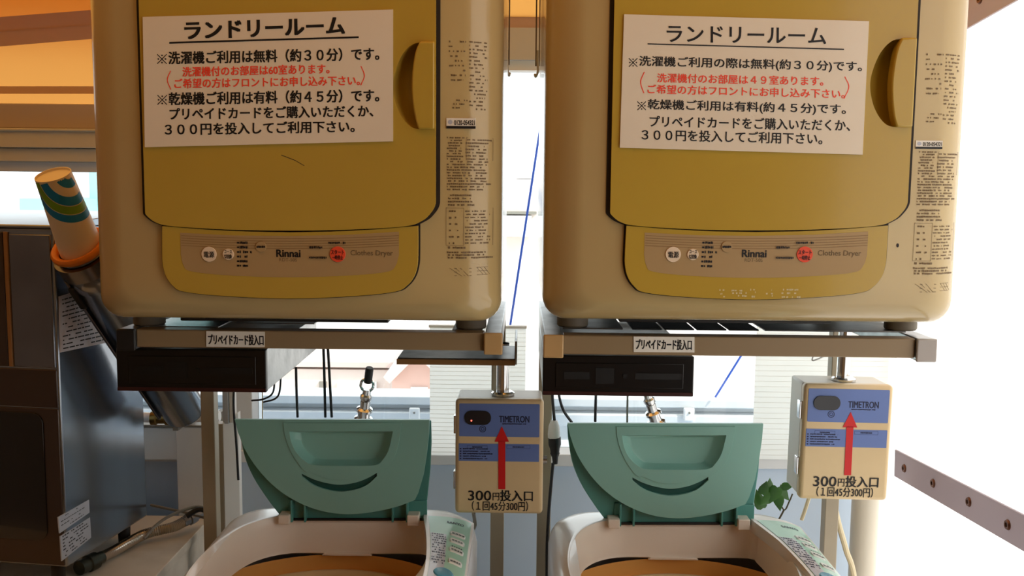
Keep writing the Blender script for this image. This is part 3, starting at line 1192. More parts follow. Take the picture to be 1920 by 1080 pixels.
# ------------------------------------------------------------------ card readers
def reader(Yf, x0, y0, x1, y1, label, depth):
    a, b = at(x0, y1, Yf), at(x1, y0, Yf)
    o = thing('card_reader', label, 'card reader', ((a.x + b.x) / 2, Yf, a.z), 'prepaid card readers')
    w2, h = (b.x - a.x) / 2, b.z - a.z
    bm = nb()
    hexa(bm, [(-w2, .012, 0), (w2, .012, 0), (w2, depth, 0.004), (-w2, depth, 0.004), (-w2, .012, h), (w2, .012, h), (w2, depth, h), (-w2, depth, h)])
    obj('housing', bm, GALV, o, bevel=0.0015)
    bm = nb(); box(bm, -w2 - .001, w2 + .001, 0, 0.012, -.001, h)
    f = obj('faceplate', bm, BLACK, o, bevel=0.002)
    bm = nb()
    box(bm, -w2, w2, -.0012, 0.001, 0.0, 0.006)
    obj('trim_strip', bm, DKRED, f)
    bm = nb(); box(bm, -w2 + .02, w2 - .016, -.0012, 0.002, .012, h - .012)
    obj('inset_panel', bm, BLACK, f, bevel=.001)
    for cx, cw, ch in ((-.068, .042, .012), (-.022, .03, .026), (.065, .075, .010)):
        bm = nb(); box(bm, cx - cw / 2, cx + cw / 2, -.0022, .002, h * .5 - ch / 2, h * .5 + ch / 2)
        obj('card_slot', bm, BLACKER, f)
    bm = nb(); box(bm, .008, .014, -.003, .002, h * .45, h * .55)
    obj('button', bm, BLACKER, f)
    return o


reader(YD + 0.02, 221, 656, 497, 732, 'black card reader in a galvanised housing under the left stand', 0.40)
reader(YD2 + 0.02, 1018, 669, 1301, 740, 'black card reader under the left half of the right stand', 0.40)

# ------------------------------------------------------------------ coin timers
YT = 1.80
fa, fb = at(853, 963, YT), at(1020, 750, YT)
TW, TH = fb.x - fa.x, fb.z - fa.z
tx, tz = (fa.x + fb.x) / 2, fa.z


def T(px, py):
    p = at(px, py, YT)
    return (p.x - tx, p.z - tz)


TM = thing('coin_timer', 'cream coin timer box between the two washing machines, red light lit', 'coin timer', (tx, YT, tz), 'coin timer boxes')
bm = nb(); box(bm, -TW / 2 + .002, TW / 2 - .002, 0.022, 0.10, 0.003, TH - .002)
obj('case', bm, TIMERBACK, TM, bevel=0.005)
bm = nb(); box(bm, -TW / 2, TW / 2, 0, 0.0235, 0, TH)
tdoor = obj('cover', bm, TIMER, TM, bevel=0.008, segs=5)
yt = -0.0006
bm = nb(); (ax, az), (bx, bz) = T(861, 818), T(1012, 758); prism(bm, rrect(ax, bx, az, bz, .002), yt, .002)
pu = obj('upper_panel', bm, BLUE, tdoor)
bm = nb(); (ax, az), (bx, bz) = T(860, 864), T(1011, 833); prism(bm, rrect(ax, bx, az, bz, .001), yt, .002)
plw = obj('lower_panel', bm, BLUE, tdoor)
bm = nb(); (ax, az), (bx, bz) = T(871, 796), T(921, 770); prism(bm, rrect(ax, bx, az, bz, (bz - az) / 2 - .0005), yt - .002, .001)
obj('display', bm, PILL, tdoor, bevel=.0008, segs=2)
bm = nb(); p = T(905, 804); prism(bm, disc(p[0], p[1], .0066), yt - .0003, .001, [disc(p[0], p[1], .0054)])
prism(bm, disc(p[0], p[1], .0034), yt - .0003, .001, [disc(p[0], p[1], .0024)])
obj('emblem', bm, NAVY, tdoor)
bm = flat()
dtext(bm, 'TIMETRON', 936, 780, 992.5, 791.5, yt - .0003, .03, T)
a, b = T(942, 794.5), T(987, 794.5)
marks(bm, rnd, a[0], b[0], a[1], .0026, yt - .0003, .9, .3, .8)
obj('maker_print', bm, NAVY, tdoor)
bm = flat()
for k in range(5):
    a, b = T(868, 841 + k * 4.6), T(928 - rnd.random() * 16, 841 + k * 4.6)
    marks(bm, rnd, a[0], b[0], a[1], .0026, yt - .0003, .9, .3, 1.0)
    a, b = T(862, 841 + k * 4.6), T(865, 841)
    rect(bm, a[0], b[0], a[1] - .0012, a[1] + .0012, yt - .0003)
for x0, x1 in ((876, 914), (950, 994)):
    if x0 == 950:
        obj('usage_print', bm, NAVY, tdoor)
        bm = flat()
    (ax, az), (bx, bz) = T(x0, 841), T(x1, 835)
    rect(bm, ax, bx, az, az + .0004, yt - .0003); rect(bm, ax, bx, bz - .0004, bz, yt - .0003)
    rect(bm, ax, ax + .0004, az, bz, yt - .0003); rect(bm, bx - .0004, bx, az, bz, yt - .0003)
    marks(bm, rnd, ax + (bx - ax) * .25, ax + (bx - ax) * .75, (az + bz) / 2, .003, yt - .0003, .95, .3, .8)
obj('heading_print', bm, NAVY, tdoor)
bm = flat()
for pts in ([(941, 799), (927.5, 828), (954.5, 828)], [(934.5, 826), (934.5, 917), (947.5, 917), (947.5, 826)]):
    polyface(bm, [T(*p) for p in pts], yt - .0006)
obj('arrow', bm, ARROW, tdoor)
bm = flat()
dtext(bm, '300', 878, 920, 921, 938, yt - .0003, .02, T)
dtext(bm, '円', 924, 924, 936, 938, yt - .0003, .02, T)
dtext(bm, '投入口', 938, 919.5, 999, 939, yt - .0003, .03, T)
dtext(bm, '（１回45分300円）', 885, 940, 990, 957, yt - .0003, .015, T)
obj('lettering', bm, INK, tdoor)
for zz in (.045, .155):
    bm = nb(); box(bm, -TW / 2 - .004, -TW / 2 + .003, .012, .03, zz, zz + .035)
    obj('hinge', bm, CHROME, TM, bevel=.001, segs=2)
bm = nb(); lathe(bm, [(.0125, .0), (.0125, .10)], (.005, .055, TH), (0, 0, 1), 24)
bmx = obj('conduit', bm, CHROME, TM)
bm = nb(); lathe(bm, [(.0001, .006), (.019, .006), (.023, .003), (.023, -.001), (.0001, -.001)], (.005, .05, TH), (0, 0, 1), 28)
obj('collar', bm, CHROME, TM)
bm = nb(); lathe(bm, [(.0001, .01), (.008, .01), (.009, 0)], (TW / 2 - .001, .05, TH * .42), (1, 0, 0), 18)
obj('lock', bm, CHROME, TM)

YT2 = 1.80
TM2 = copy_tree(TM)
q = at(1580.5, 938, YT2)
TM2.location = (q.x, YT2, q.z)
TM2.rotation_euler = (0, R(0.6), 0)
tag(TM2, 'cream coin timer box on the right beside the white vinyl sheet', 'coin timer', 'coin timer boxes')
bm = nb(); p = T(884, 788); prism(bm, disc(p[0], p[1], .0016), yt - .0028, yt - .0018)
obj('indicator_light', bm, led, TM)

# ------------------------------------------------------------------ washing machines
ZW = 1.00
w0, w1 = at_z(315, 1078, ZW), at_z(880, 1080, ZW)
WW = w1.x - w0.x
wx = (w0.x + w1.x) / 2
WR = at_z(640, 940, ZW).y                        # rear edge
WDEP = 0.52
WF = WR - WDEP
WM = thing('washing_machine', 'white washing machine with open green lid on the left, below the 60室 dryer', 'washing machine', (wx, WF, 0), 'top loading washing machines')


def Wl(px, py, z=ZW):
    p = at_z(px, py, z)
    return (p.x - wx, p.y - WF)


N_ = 96


def plan(hx0, hx1, y0, y1, rr, rf, n=N_):
    """rounded plan outline sampled at even angles"""
    pts = []
    for (cx, cy, r, a0) in ((hx1 - rr, y1 - rr, rr, 0), (hx0 + rr, y1 - rr, rr, 90), (hx0 + rf, y0 + rf, rf, 180), (hx1 - rf, y0 + rf, rf, 270)):
        for k in range(n // 4):
            a = R(a0 + 90 * k / (n // 4 - 1))
            pts.append((cx + r * math.cos(a), cy + r * math.sin(a)))
    return pts


def resample(pts, n):
    P = [Vector((p[0], p[1])) for p in pts]
    P.append(P[0])
    Ls = [0]
    for a, b in zip(P, P[1:]):
        Ls.append(Ls[-1] + (b - a).length)
    out = []
    j = 0
    for k in range(n):
        t = Ls[-1] * k / n
        while Ls[j + 1] < t:
            j += 1
        f = (t - Ls[j]) / max(1e-9, Ls[j + 1] - Ls[j])
        out.append(P[j].lerp(P[j + 1], f))
    return [(p.x, p.y) for p in out]


def inset(pts, d):
    cx = sum(p[0] for p in pts) / len(pts)
    cy = sum(p[1] for p in pts) / len(pts)
    hx = max(abs(p[0] - cx) for p in pts); hy = max(abs(p[1] - cy) for p in pts)
    return [(cx + (p[0] - cx) * (1 - d / hx), cy + (p[1] - cy) * (1 - d / hy)) for p in pts]


hw = WW / 2
outl = plan(-hw, hw, 0, WDEP, 0.075, 0.05)
yR = at_z(1300, 974, ZW).y - WF                   # rear edge of the opening
op_raw = [(.150, yR), (.05, yR), (-.08, yR), (-.125, yR - .006), (-.165, yR - .03), (-.195, yR - .075), (-.212, yR - .15), (-.218, yR - .24), (-.208, yR - .32), (-.16, yR - .37), (-.04, yR - .385),
          (.08, yR - .375), (.14, yR - .34), (.165, yR - .27), (.172, yR - .18), (.170, yR - .10), (.163, yR - .03)]
opn = resample(smooth_loop(op_raw, 6), N_)
# align the start of both loops by nearest direction


def align(a, b):
    best = min(range(len(b)), key=lambda s: sum((a[i][0] - b[(i + s) % len(b)][0]) ** 2 + (a[i][1] - b[(i + s) % len(b)][1]) ** 2 for i in range(0, len(a), 4)))
    return b[best:] + b[:best]


def ccw(p):
    return p if sum(a[0] * b[1] - b[0] * a[1] for a, b in zip(p, p[1:] + p[:1])) > 0 else p[::-1]


outl = resample(ccw(outl), N_)
opn = align(outl, ccw(opn))


def L3(pts, z):
    return [(p[0], p[1], z) for p in pts]


bm = nb()
vs = loft(bm, [L3(inset(outl, .004), .03), L3(outl, .05), L3(outl, .90)], True, False)
obj('body', bm, WASHER, WM, smooth=50)
bm = nb()
loft(bm, [L3(outl, .898), L3(outl, .945), L3(inset(outl, .004), .966), L3(inset(outl, .013), .983), L3(inset(outl, .030), .995), L3(inset(outl, .046), .999),
          L3(grow(opn, .006), 1.0), L3(grow(opn, .003), 1.0), L3(opn, .999)])
obj('top_cover', bm, WASHER, WM, smooth=60)
low = inset(opn, .010)
bm = nb()
loft(bm, [L3(opn, .9995), L3(inset(opn, .002), .994), L3(inset(opn, .005), .98), L3(inset(low, -.002), .932), L3(low, .926), L3(inset(opn, .006), .923), L3(opn, .926)])
obj('tub_surround', bm, INNER, WM, smooth=60)
ocx, ocy = -.012, yR - .192
circ = lambda r: [(ocx + r * math.cos(2 * math.pi * k / N_), ocy + r * .84 * math.sin(2 * math.pi * k / N_)) for k in range(N_)]
bm = nb()
vs = loft(bm, [L3(circ(.228), .92), L3(circ(.228), .890), L3(circ(.205), .892), L3(circ(.172), .892), L3(circ(.168), .88), L3(circ(.166), .60), L3(circ(.13), .57)], False, True)
obj('drum', bm, DRUM, WM, smooth=60)
bm = nb()
loft(bm, [L3(circ(.196), .890), L3(circ(.195), .899), L3(circ(.191), .902), L3(circ(.185), .901), L3(circ(.180), .890)])
obj('balance_ring', bm, DRUMRING, WM, smooth=60)
# water inlet lip at the rear of the tub
bm = nb(); prism(bm, [(-.055, .921), (.045, .921), (.040, .927), (-.05, .927)], yR - .013, yR - .004)
obj('inlet_lip', bm, INNER, WM, bevel=.002)
# control panel: strip on the right flank, laid on the sloping cover
xi0, xo = .166, hw - .006
ys = yR - .004


def panel_pt(u, v, dz=0.0):
    """u across 0..1 (inner to outer), v along 0..1 (rear to front)"""
    inner = (.150 + .030 * math.sin(min(1, v * 1.25) * math.pi * .5)) if v < .8 else .180
    x = inner + (xo - inner) * u
    lift = .007 * (1 - u) ** 1.3 * min(1, v * 3) + .004
    y = ys - .40 * v + (.022 * (1 - u) if v < .001 else .0)
    drop = .016 * u ** 3
    return (x, y, 1.0 + lift - drop + dz)


def panel_patch(bm, u0, u1, v0, v1, dz, nu=10, nv=24):
    g = [[bm.verts.new(panel_pt(u0 + (u1 - u0) * i / nu, v0 + (v1 - v0) * j / nv, dz)) for j in range(nv + 1)] for i in range(nu + 1)]
    for i in range(nu):
        for j in range(nv):
            bm.faces.new((g[i][j], g[i][j + 1], g[i + 1][j + 1], g[i + 1][j]))
    return g


bm = nb()
g1 = panel_patch(bm, -.06, 1, 0, 1, .0)
g2 = panel_patch(bm, -.06, 1, 0, 1, -.024)
nu, nv = 10, 24
for i in range(nu):
    bm.faces.new((g1[i][0], g1[i + 1][0], g2[i + 1][0], g2[i][0])); bm.faces.new((g1[i][nv], g1[i + 1][nv], g2[i + 1][nv], g2[i][nv]))
for j in range(nv):
    bm.faces.new((g1[0][j], g1[0][j + 1], g2[0][j + 1], g2[0][j])); bm.faces.new((g1[nu][j], g1[nu][j + 1], g2[nu][j + 1], g2[nu][j]))
cp = obj('control_panel', bm, WASHER, WM, smooth=50)
bm = flat(); panel_patch(bm, .04, .95, .02, .98, .0006)
obj('mint_overlay', bm, PANELT, cp, smooth=60)
bm = flat(); panel_patch(bm, .05, .42, .28, .80, .0010)
obj('grey_overlay', bm, PANELG, cp, smooth=60)


def pbutton(u0, u1, v0, v1, mat, name, oval=False):
    bm = nb()
    n = 24
    base, top = [], []
    for k in range(n):
        a = 2 * math.pi * k / n
        e = 1.0 if oval else .35
        cx = math.copysign(abs(math.cos(a)) ** e, math.cos(a)); sy = math.copysign(abs(math.sin(a)) ** e, math.sin(a))
        base.append(panel_pt((u0 + u1) / 2 + (u1 - u0) / 2 * cx, (v0 + v1) / 2 + (v1 - v0) / 2 * sy, .0004))
        top.append(panel_pt((u0 + u1) / 2 + (u1 - u0) / 2 * .88 * cx, (v0 + v1) / 2 + (v1 - v0) / 2 * .8 * sy, .0028))
    loft(bm, [base, top], False, True)
    return obj(name, bm, mat, cp, smooth=40)


for v in (.22, .31, .42, .55):
    pbutton(.50, .86, v, v + .055, PBTN, 'button')
pbutton(.16, .70, .67, .78, OVAL, 'start_button', True)
bm = flat()
pq = lambda s, t: panel_pt(.44 + .36 * s, .115 - .028 * t, .0012)
text(bm, 'SANYO', pq, .02)
obj('wordmark', bm, NAVY, cp)
bm = flat()
rnd = random.Random(7)
for k in range(13):
    v = .30 + k * .028
    u = .08
    while u < .40:
        wd = rnd.uniform(.02, .055)
        if rnd.random() < .7:
            quad(bm, (panel_pt(u, v, .0014), panel_pt(u + wd, v, .0014), panel_pt(u + wd, v - .013, .0014), panel_pt(u, v - .013, .0014)))
        u += wd + .018
obj('symbol_print', bm, NAVY, cp)
BPR = M('panel_print_grey', rgb(70, 80, 84), .5)
for v in (.225, .315, .39, .425, .555):
    bm = flat()
    u = .56
    while u < .80:
        wd = rnd.uniform(.03, .06)
        quad(bm, (panel_pt(u, v + .035, .0032), panel_pt(u + wd, v + .035, .0032), panel_pt(u + wd, v + .022, .0032), panel_pt(u, v + .022, .0032)))
        u += wd + .02
    obj('button_print', bm, BPR, cp)

# folding lid, standing open
YL = WF + yR - .012


def Lp(px, py):
    p = at(px, py, YL)
    return (p.x - wx, p.z)


yl = YL - WF
flap = [Lp(443, 784), Lp(806, 785), Lp(805, 812), Lp(801, 850), Lp(795, 888), Lp(785, 922), Lp(779, 934)] + open_curve([Lp(*p) for p in ((778, 935), (745, 947), (700, 957), (652, 961), (605, 955), (560, 938), (520, 912), (487, 878), (463, 842), (449, 808))], 4)
hole = open_curve([Lp(*p) for p in ((545, 806), (549, 826), (558, 845), (575, 862), (594, 869), (650, 870), (704, 869), (720, 858), (731, 838), (738, 806))], 4)
smile = open_curve([Lp(*p) for p in ((567, 885), (590, 896), (615, 903), (640, 906), (668, 902), (690, 894), (708, 884))], 5)
smile2 = open_curve([Lp(*p) for p in ((708, 890), (690, 906), (668, 915), (640, 919), (612, 915), (588, 906), (568, 891))], 5)
smile_l = smile + smile2
LID = bpy.data.objects.new('lid', None)
bm = nb(); prism(bm, flap, yl - .010, yl - .003, [hole, smile_l])
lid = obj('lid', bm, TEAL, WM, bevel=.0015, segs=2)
bpy.data.objects.remove(LID)
# raised surround of the grip
arch = open_curve([Lp(*p) for p in ((534, 790), (537, 814), (549, 846), (568, 874), (580, 884))], 5) + open_curve([Lp(*p) for p in ((586, 882), (612, 893), (640, 896), (668, 892), (694, 881))], 5) + open_curve([Lp(*p) for p in ((712, 884), (736, 862), (748, 832), (754, 790))], 5)
bm = nb(); prism(bm, arch, yl - .0118, yl - .009, [hole])
obj('grip_surround', bm, TEAL, lid, bevel=.0008, segs=2)
hc = (sum(p[0] for p in hole) / len(hole), sum(p[1] for p in hole) / len(hole))
bm = nb()
loops = []
for sx, sz, dz, y in ((1.0, 1.0, 0, yl - .011), (.98, .97, 0, yl - .006), (.84, .80, .001, yl + .010), (.79, .74, .001, yl + .011)):
    loops.append([(hc[0] + (p[0] - hc[0]) * sx, y, hc[1] + (p[1] - hc[1]) * sz + dz) for p in hole])
vs = loft(bm, loops)
bm.faces.new(vs[-1])
obj('grip_pocket', bm, TEAL, lid, smooth=40)
bm = nb(); prism(bm, grow(smile_l, .001), yl - .0045, yl - .002)
obj('slot', bm, SLOT, lid)
rear = [Lp(444, 792), Lp(807, 792), Lp(808, 830), Lp(806, 880), Lp(801, 930), Lp(796, 976), Lp(526, 976)] + open_curve([Lp(*p) for p in ((524, 974), (498, 940), (472, 900), (455, 860), (446, 815))], 4)
bm = nb(); prism(bm, rear, yl + .013, yl + .019)
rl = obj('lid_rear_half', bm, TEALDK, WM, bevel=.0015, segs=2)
bm = nb()
box(bm, Lp(538, 940)[0], Lp(800, 940)[0], yl + .008, yl + .0135, Lp(500, 976)[1], Lp(500, 938)[1])
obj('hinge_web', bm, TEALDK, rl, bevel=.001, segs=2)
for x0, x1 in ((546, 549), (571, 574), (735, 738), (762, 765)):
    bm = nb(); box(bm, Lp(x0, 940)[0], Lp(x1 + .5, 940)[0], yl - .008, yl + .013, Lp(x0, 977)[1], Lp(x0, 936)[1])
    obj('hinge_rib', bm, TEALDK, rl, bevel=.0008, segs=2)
for x0, x1 in ((525, 546), (765, 787)):
    bm = nb(); box(bm, Lp(x0, 940)[0], Lp(x1, 940)[0], yl - .018, yl + .012, ZW - .010, Lp(x0, 961)[1])
    obj('hinge_tab', bm, INNER, WM, bevel=.002)
bm = nb()
tube(bm, [(Lp(525, 970)[0], yl + .004, Lp(525, 975)[1]), (Lp(790, 970)[0], yl + .004, Lp(790, 975)[1])], .003, 10)
obj('hinge_pin', bm, CAPDARK, WM)

WM2 = copy_tree(WM)
v0, v1 = at_z(1033, 1079, ZW), at_z(1598, 1079, ZW)
WM2.location = ((v0.x + v1.x) / 2, WF, 0)
tag(WM2, 'white washing machine with open green lid on the right, below the 49室 dryer', 'washing machine', 'top loading washing machines')

# ------------------------------------------------------------------ dispenser on the left
YM = 1.80
e0 = at(100, 430, YM)
rot = -R(8)
MZ0, MZ1 = at(104, 1064, YM).z, at(95, 428, YM).z
MH = MZ1 - MZ0
MD = 0.30
mx0 = e0.x
MC = thing('drink_dispenser', 'stainless drinks dispenser at the left edge of the picture beside the cup tube', 'dispenser', (mx0, YM, MZ0), rz=rot)
MWd = 0.42
bm = nb(); box(bm, -MWd, 0, 0, MD, 0, MH)
obj('body', bm, STEEL, MC, bevel=0.004)
bm = nb()
hexa(bm, [(-MWd, -.004, MH), (.003, -.004, MH), (.003, MD, MH), (-MWd, MD, MH), (-MWd, -.002, MH + .006), (.002, -.002, MH + .006), (.002, MD, MH + .024), (-MWd, MD, MH + .024)])
obj('top_plate', bm, STEEL, MC, bevel=0.002)


def Mpt(px, py, Y=YM):
    """local x and z on the dispenser's front plane"""
    d = ray(px, py)
    nrm = Matrix.Rotation(rot, 3, 'Z') @ Vector((0, 1, 0))
    t = (MC.location - CAM).dot(nrm) / d.dot(nrm)
    p = CAM + d * t
    l = Matrix.Rotation(-rot, 3, 'Z') @ (p - MC.location)
    return (l.x, l.z)


xs = Mpt(17, 560)[0]
zs_ = Mpt(50, 688)[1]
bm = nb(); box(bm, xs - .004, xs + .004, -.004, .002, zs_, MH - .008)
obj('brown_edge', bm, BROWN, MC, bevel=.001)
bm = nb(); box(bm, -MWd + .004, xs - .006, -.003, .002, zs_, MH - .008)
obj('brown_panel', bm, BROWNPANEL, MC, bevel=.002)
bm = nb(); box(bm, xs + .006, -.006, -.003, .002, zs_, MH - .012)
obj('upper_panel', bm, STEELDK, MC, bevel=.003)
bm = nb(); box(bm, -MWd + .004, -.004, -.0035, .002, Mpt(50, 762)[1], zs_ - .003)
obj('glossy_band', bm, BROWNPANEL, MC, bevel=.002)
bm = nb(); box(bm, -MWd + .004, -.004, -.003, .002, .004, Mpt(50, 764)[1])
obj('lower_panel', bm, BROWNPANEL, MC, bevel=.002)
zw0, zw1 = Mpt(50, 1010)[1], Mpt(50, 772)[1]
xw1 = Mpt(88, 900)[0]
bm = nb(); prism(bm, rrect(-MWd + .02, xw1, zw0, zw1, .022), -.006, .001)
obj('dark_window', bm, SMOKE, MC, bevel=.002)


def Sp(px, py):
    """local y and z on the dispenser's right side"""
    d = ray(px, py)
    nrm = Matrix.Rotation(rot, 3, 'Z') @ Vector((1, 0, 0))
    t = (MC.location - CAM).dot(nrm) / d.dot(nrm)
    p = CAM + d * t
    l = Matrix.Rotation(-rot, 3, 'Z') @ (p - MC.location)
    return (l.y, l.z)


def side_plate(pts, mat, name, x=.0012):
    bm = nb()
    q = [Sp(*p) for p in pts]
    hexa(bm, [(-.001, q[0][0], q[0][1]), (-.001, q[1][0], q[1][1]), (x, q[1][0], q[1][1]), (x, q[0][0], q[0][1]),
              (-.001, q[3][0], q[3][1]), (-.001, q[2][0], q[2][1]), (x, q[2][0], q[2][1]), (x, q[3][0], q[3][1])])
    return obj(name, bm, mat, MC, smooth=0)


P1 = ((111, 1000), (167, 961), (166, 937), (108, 970))
P2 = ((115, 1052), (170, 1008), (168, 970), (112, 1006))
rnd = random.Random(5)
for P_, rows in ((P1, 4), (P2, 7)):
    pl = side_plate(P_, PLATE, 'data_plate')
    bm = flat()
    q = [Vector((0, *Sp(*p))) for p in P_]
    for k in range(rows):
        t = (k + .6) / (rows + .2)
        s = .06
        while s < .85:
            wd = rnd.uniform(.03, .09)
            if rnd.random() < .72:
                f = lambda a, b: q[0].lerp(q[1], a).lerp(q[3].lerp(q[2], a), b) + Vector((.0016, 0, 0))
                quad(bm, (f(s, t), f(s + wd, t), f(s + wd, t + .05), f(s, t + .05)))
            s += wd + .02
    obj('fine_print', bm, INK, pl)
P3 = ((112, 661), (225, 637), (222, 522), (110, 556))
pl = side_plate(P3, RUSTLABEL, 'stained_label')
bm = flat()
q = [Vector((0, *Sp(*p))) for p in P3]
for k in range(13):
    t = .05 + k * .072
    s = .04
    while s < .9:
        wd = rnd.uniform(.02, .10)
        if rnd.random() < .72:
            f = lambda a, b: q[0].lerp(q[1], a).lerp(q[3].lerp(q[2], a), b) + Vector((.0016, 0, 0))
            quad(bm, (f(s, t), f(s + wd, t), f(s + wd, t + .022), f(s, t + .022)))
        s += wd + .012
obj('fine_print', bm, INK, pl)
for px in (255,):
    y_, z_ = Sp(px, 960)
    bm = nb(); lathe(bm, [(.0001, 0), (.014, 0), (.012, -.055), (.0001, -.055)], (-.03, y_, 0.0), (0, 0, 1), 18)
    obj('foot', bm, CAPDARK, MC)
for fy in (.03,):
    bm = nb(); lathe(bm, [(.0001, 0), (.014, 0), (.012, -.055), (.0001, -.055)], (-.04, fy, 0.0), (0, 0, 1), 18)
    obj('foot', bm, CAPDARK, MC)
    bm = nb(); lathe(bm, [(.0001, 0), (.014, 0), (.012, -.055), (.0001, -.055)], (-MWd + .05, fy, 0.0), (0, 0, 1), 18)
    obj('foot', bm, CAPDARK, MC)

# cup dispenser tube
c0, c1 = at(147, 460, 1.78), at(348, 772, 2.08)
ax = (c1 - c0).normalized()
CT = thing('cup_tube', 'slanted stainless cup tube with an orange mouth ring holding a paper cup', 'cup dispenser', c0)
Lt = (c1 - c0).length
bm = nb(); lathe(bm, [(.043, .006), (.046, .012), (.046, .05), (.049, .055), (.049, .085), (.046, .09), (.046, Lt - .004), (.044, Lt), (.0001, Lt + .003)], (0, 0, 0), ax, 40)
obj('tube', bm, STEEL, CT, smooth=40)
bm = nb(); lathe(bm, [(.040, .02), (.0395, .004), (.042, -.002), (.049, -.004), (.053, 0), (.053, .006), (.047, .012)], (0, 0, 0), ax, 40)
obj('mouth_ring', bm, ORANGEP, CT, smooth=60)
bm = nb(); lathe(bm, [(.047, .016), (.056, .018), (.056, .048), (.047, .05)], (0, 0, 0), ax, 40)
obj('clamp_band', bm, STEELDK, CT)
bm = nb(); lathe(bm, [(.0395, .006), (.039, .05), (.0001, .06)], (0, 0, 0), ax, 32)
obj('bore', bm, CAPDARK, CT)
# mounting rail under the tube
sx_ = ax.cross(Vector((0, 1, 0))).normalized()
bm = nb()
side_ = Vector((-1, 0, 0)); side_ = (side_ - ax * side_.dot(ax)).normalized(); up_ = ax.cross(side_).normalized()
for off, wd, th in ((.047, .007, .05),):
    a_ = ax * .06; b_ = ax * (Lt - .01)
    cs = [side_ * off - up_ * th / 2, side_ * (off + wd) - up_ * th / 2, side_ * (off + wd) + up_ * th / 2, side_ * off + up_ * th / 2]
    hexa(bm, [a_ + cs[0], a_ + cs[1], a_ + cs[2], a_ + cs[3], b_ + cs[0], b_ + cs[1], b_ + cs[2], b_ + cs[3]])
obj('mounting_rail', bm, STEELDK, CT, bevel=.002)
bm = nb(); hexa(bm, [ax * .08 + side_ * .04 - up_ * .03, ax * .08 + side_ * .054 - up_ * .03, ax * .08 + side_ * .054 + up_ * .03, ax * .08 + side_ * .04 + up_ * .03,
                     ax * .135 + side_ * .04 - up_ * .03, ax * .135 + side_ * .054 - up_ * .03, ax * .135 + side_ * .054 + up_ * .03, ax * .135 + side_ * .04 + up_ * .03])
obj('bracket', bm, CAPDARK, CT, bevel=.003)
# paper cup sticking out of the tube, base up
b0, b1 = at(99, 327, 1.722), at(150, 460, 1.785)
cax = (b0 - b1).normalized()
CUP = thing('paper_cup', 'paper cup with blue and green arcs upside down in the orange ring', 'cup', b1)
Hc = (b0 - b1).length
rb, rt = .0385, .0315
bm = nb()
lathe(bm, [(rb - .002, -.012), (rb, -.010), (rb, 0), (rt, Hc), (rt - .0015, Hc), (rt - .002, Hc - .004), (.0001, Hc - .004)], (0, 0, 0), cax, 48)
obj('shell', bm, CUPW, CUP, smooth=40)
vd = (CAM - b1).normalized()
f1 = (vd - cax * vd.dot(cax)).normalized()
f2 = cax.cross(f1).normalized()
if f2.x < 0:
    f2 = -f2


def cup_pt(s, h):
    """s = arc across in metres, h = 0..1 up the cup"""
    r = rb + (rt - rb) * h + .0003
    a = s / .035
    return cax * (h * Hc) + (f1 * math.cos(a) + f2 * math.sin(a)) * r


def arc_band(cs, ch, r0, r1, a0, a1, mat, name):
    bm = flat()
    n = 40
    for k in range(n):
        for m in range(4):
            q = []
            for (rr_, kk) in ((r0 + (r1 - r0) * m / 4, k), (r0 + (r1 - r0) * (m + 1) / 4, k), (r0 + (r1 - r0) * (m + 1) / 4, k + 1), (r0 + (r1 - r0) * m / 4, k + 1)):
                a = R(a0 + (a1 - a0) * kk / n)
                s = cs + rr_ * math.cos(a); h = ch + rr_ * math.sin(a) / Hc
                q.append((s, h))
            if all(0.02 < h < .985 and abs(s) < .05 for s, h in q):
                quad(bm, [cup_pt(*z) for z in q])
    return obj(name, bm, mat, CUP, smooth=180)


arc_band(.030, 1.04, .094, .080, 170, 285, CUPT, 'blue_arc')
arc_band(.030, 1.04, .0785, .064, 170, 285, CUPG, 'green_arc')
arc_band(.030, 1.04, .0625, .046, 170, 285, CUPT, 'blue_arc')
arc_band(.030, 1.04, .030, .014, 170, 290, CUPT, 'blue_arc')

# ------------------------------------------------------------------ corner behind the left washer
zt_c = MZ0 - .055
bx_ = thing('plinth', 'long beige boarded plinth on the floor at left, carrying the drinks dispenser', 'plinth', (-.85, 1.95, 0))
xr1 = at_z(362, 1000, zt_c).x
bm = nb(); box(bm, -1.32 + .85, xr1 + .85, -.42, .30, 0, zt_c - .02)
obj('carcass', bm, WOODBOX, bx_, bevel=.003)
bm = nb(); box(bm, -1.33 + .85, xr1 + .856, -.43, .305, zt_c - .02, zt_c)
obj('top_board', bm, WOODBOX, bx_, bevel=.002)

# white panel and pier at the back corner
YB = 2.27
pA, pB = at(281, 800, YB), at(408, 985, YB)
o = thing('boxed_pipe_cover', 'white boxed pipe cover against the back wall behind the dispenser', 'pipe cover', ((pA.x + pB.x) / 2, YB, 0))
L = o.location
bm = nb()
xm = at(332, 900, YB).x - L.x
box(bm, xm, pB.x - L.x, 0, .08, 0, pA.z)
box(bm, pA.x - L.x - .2, xm, .01, .08, at(300, 865, YB).z, pA.z - .004)
obj('panel', bm, WALLW, o, bevel=.003)
bm = nb(); box(bm, pA.x - L.x - .2, pB.x - L.x, -.002, .083, pA.z, pA.z + .005)
obj('edge', bm, CABLEG, o, bevel=.001)
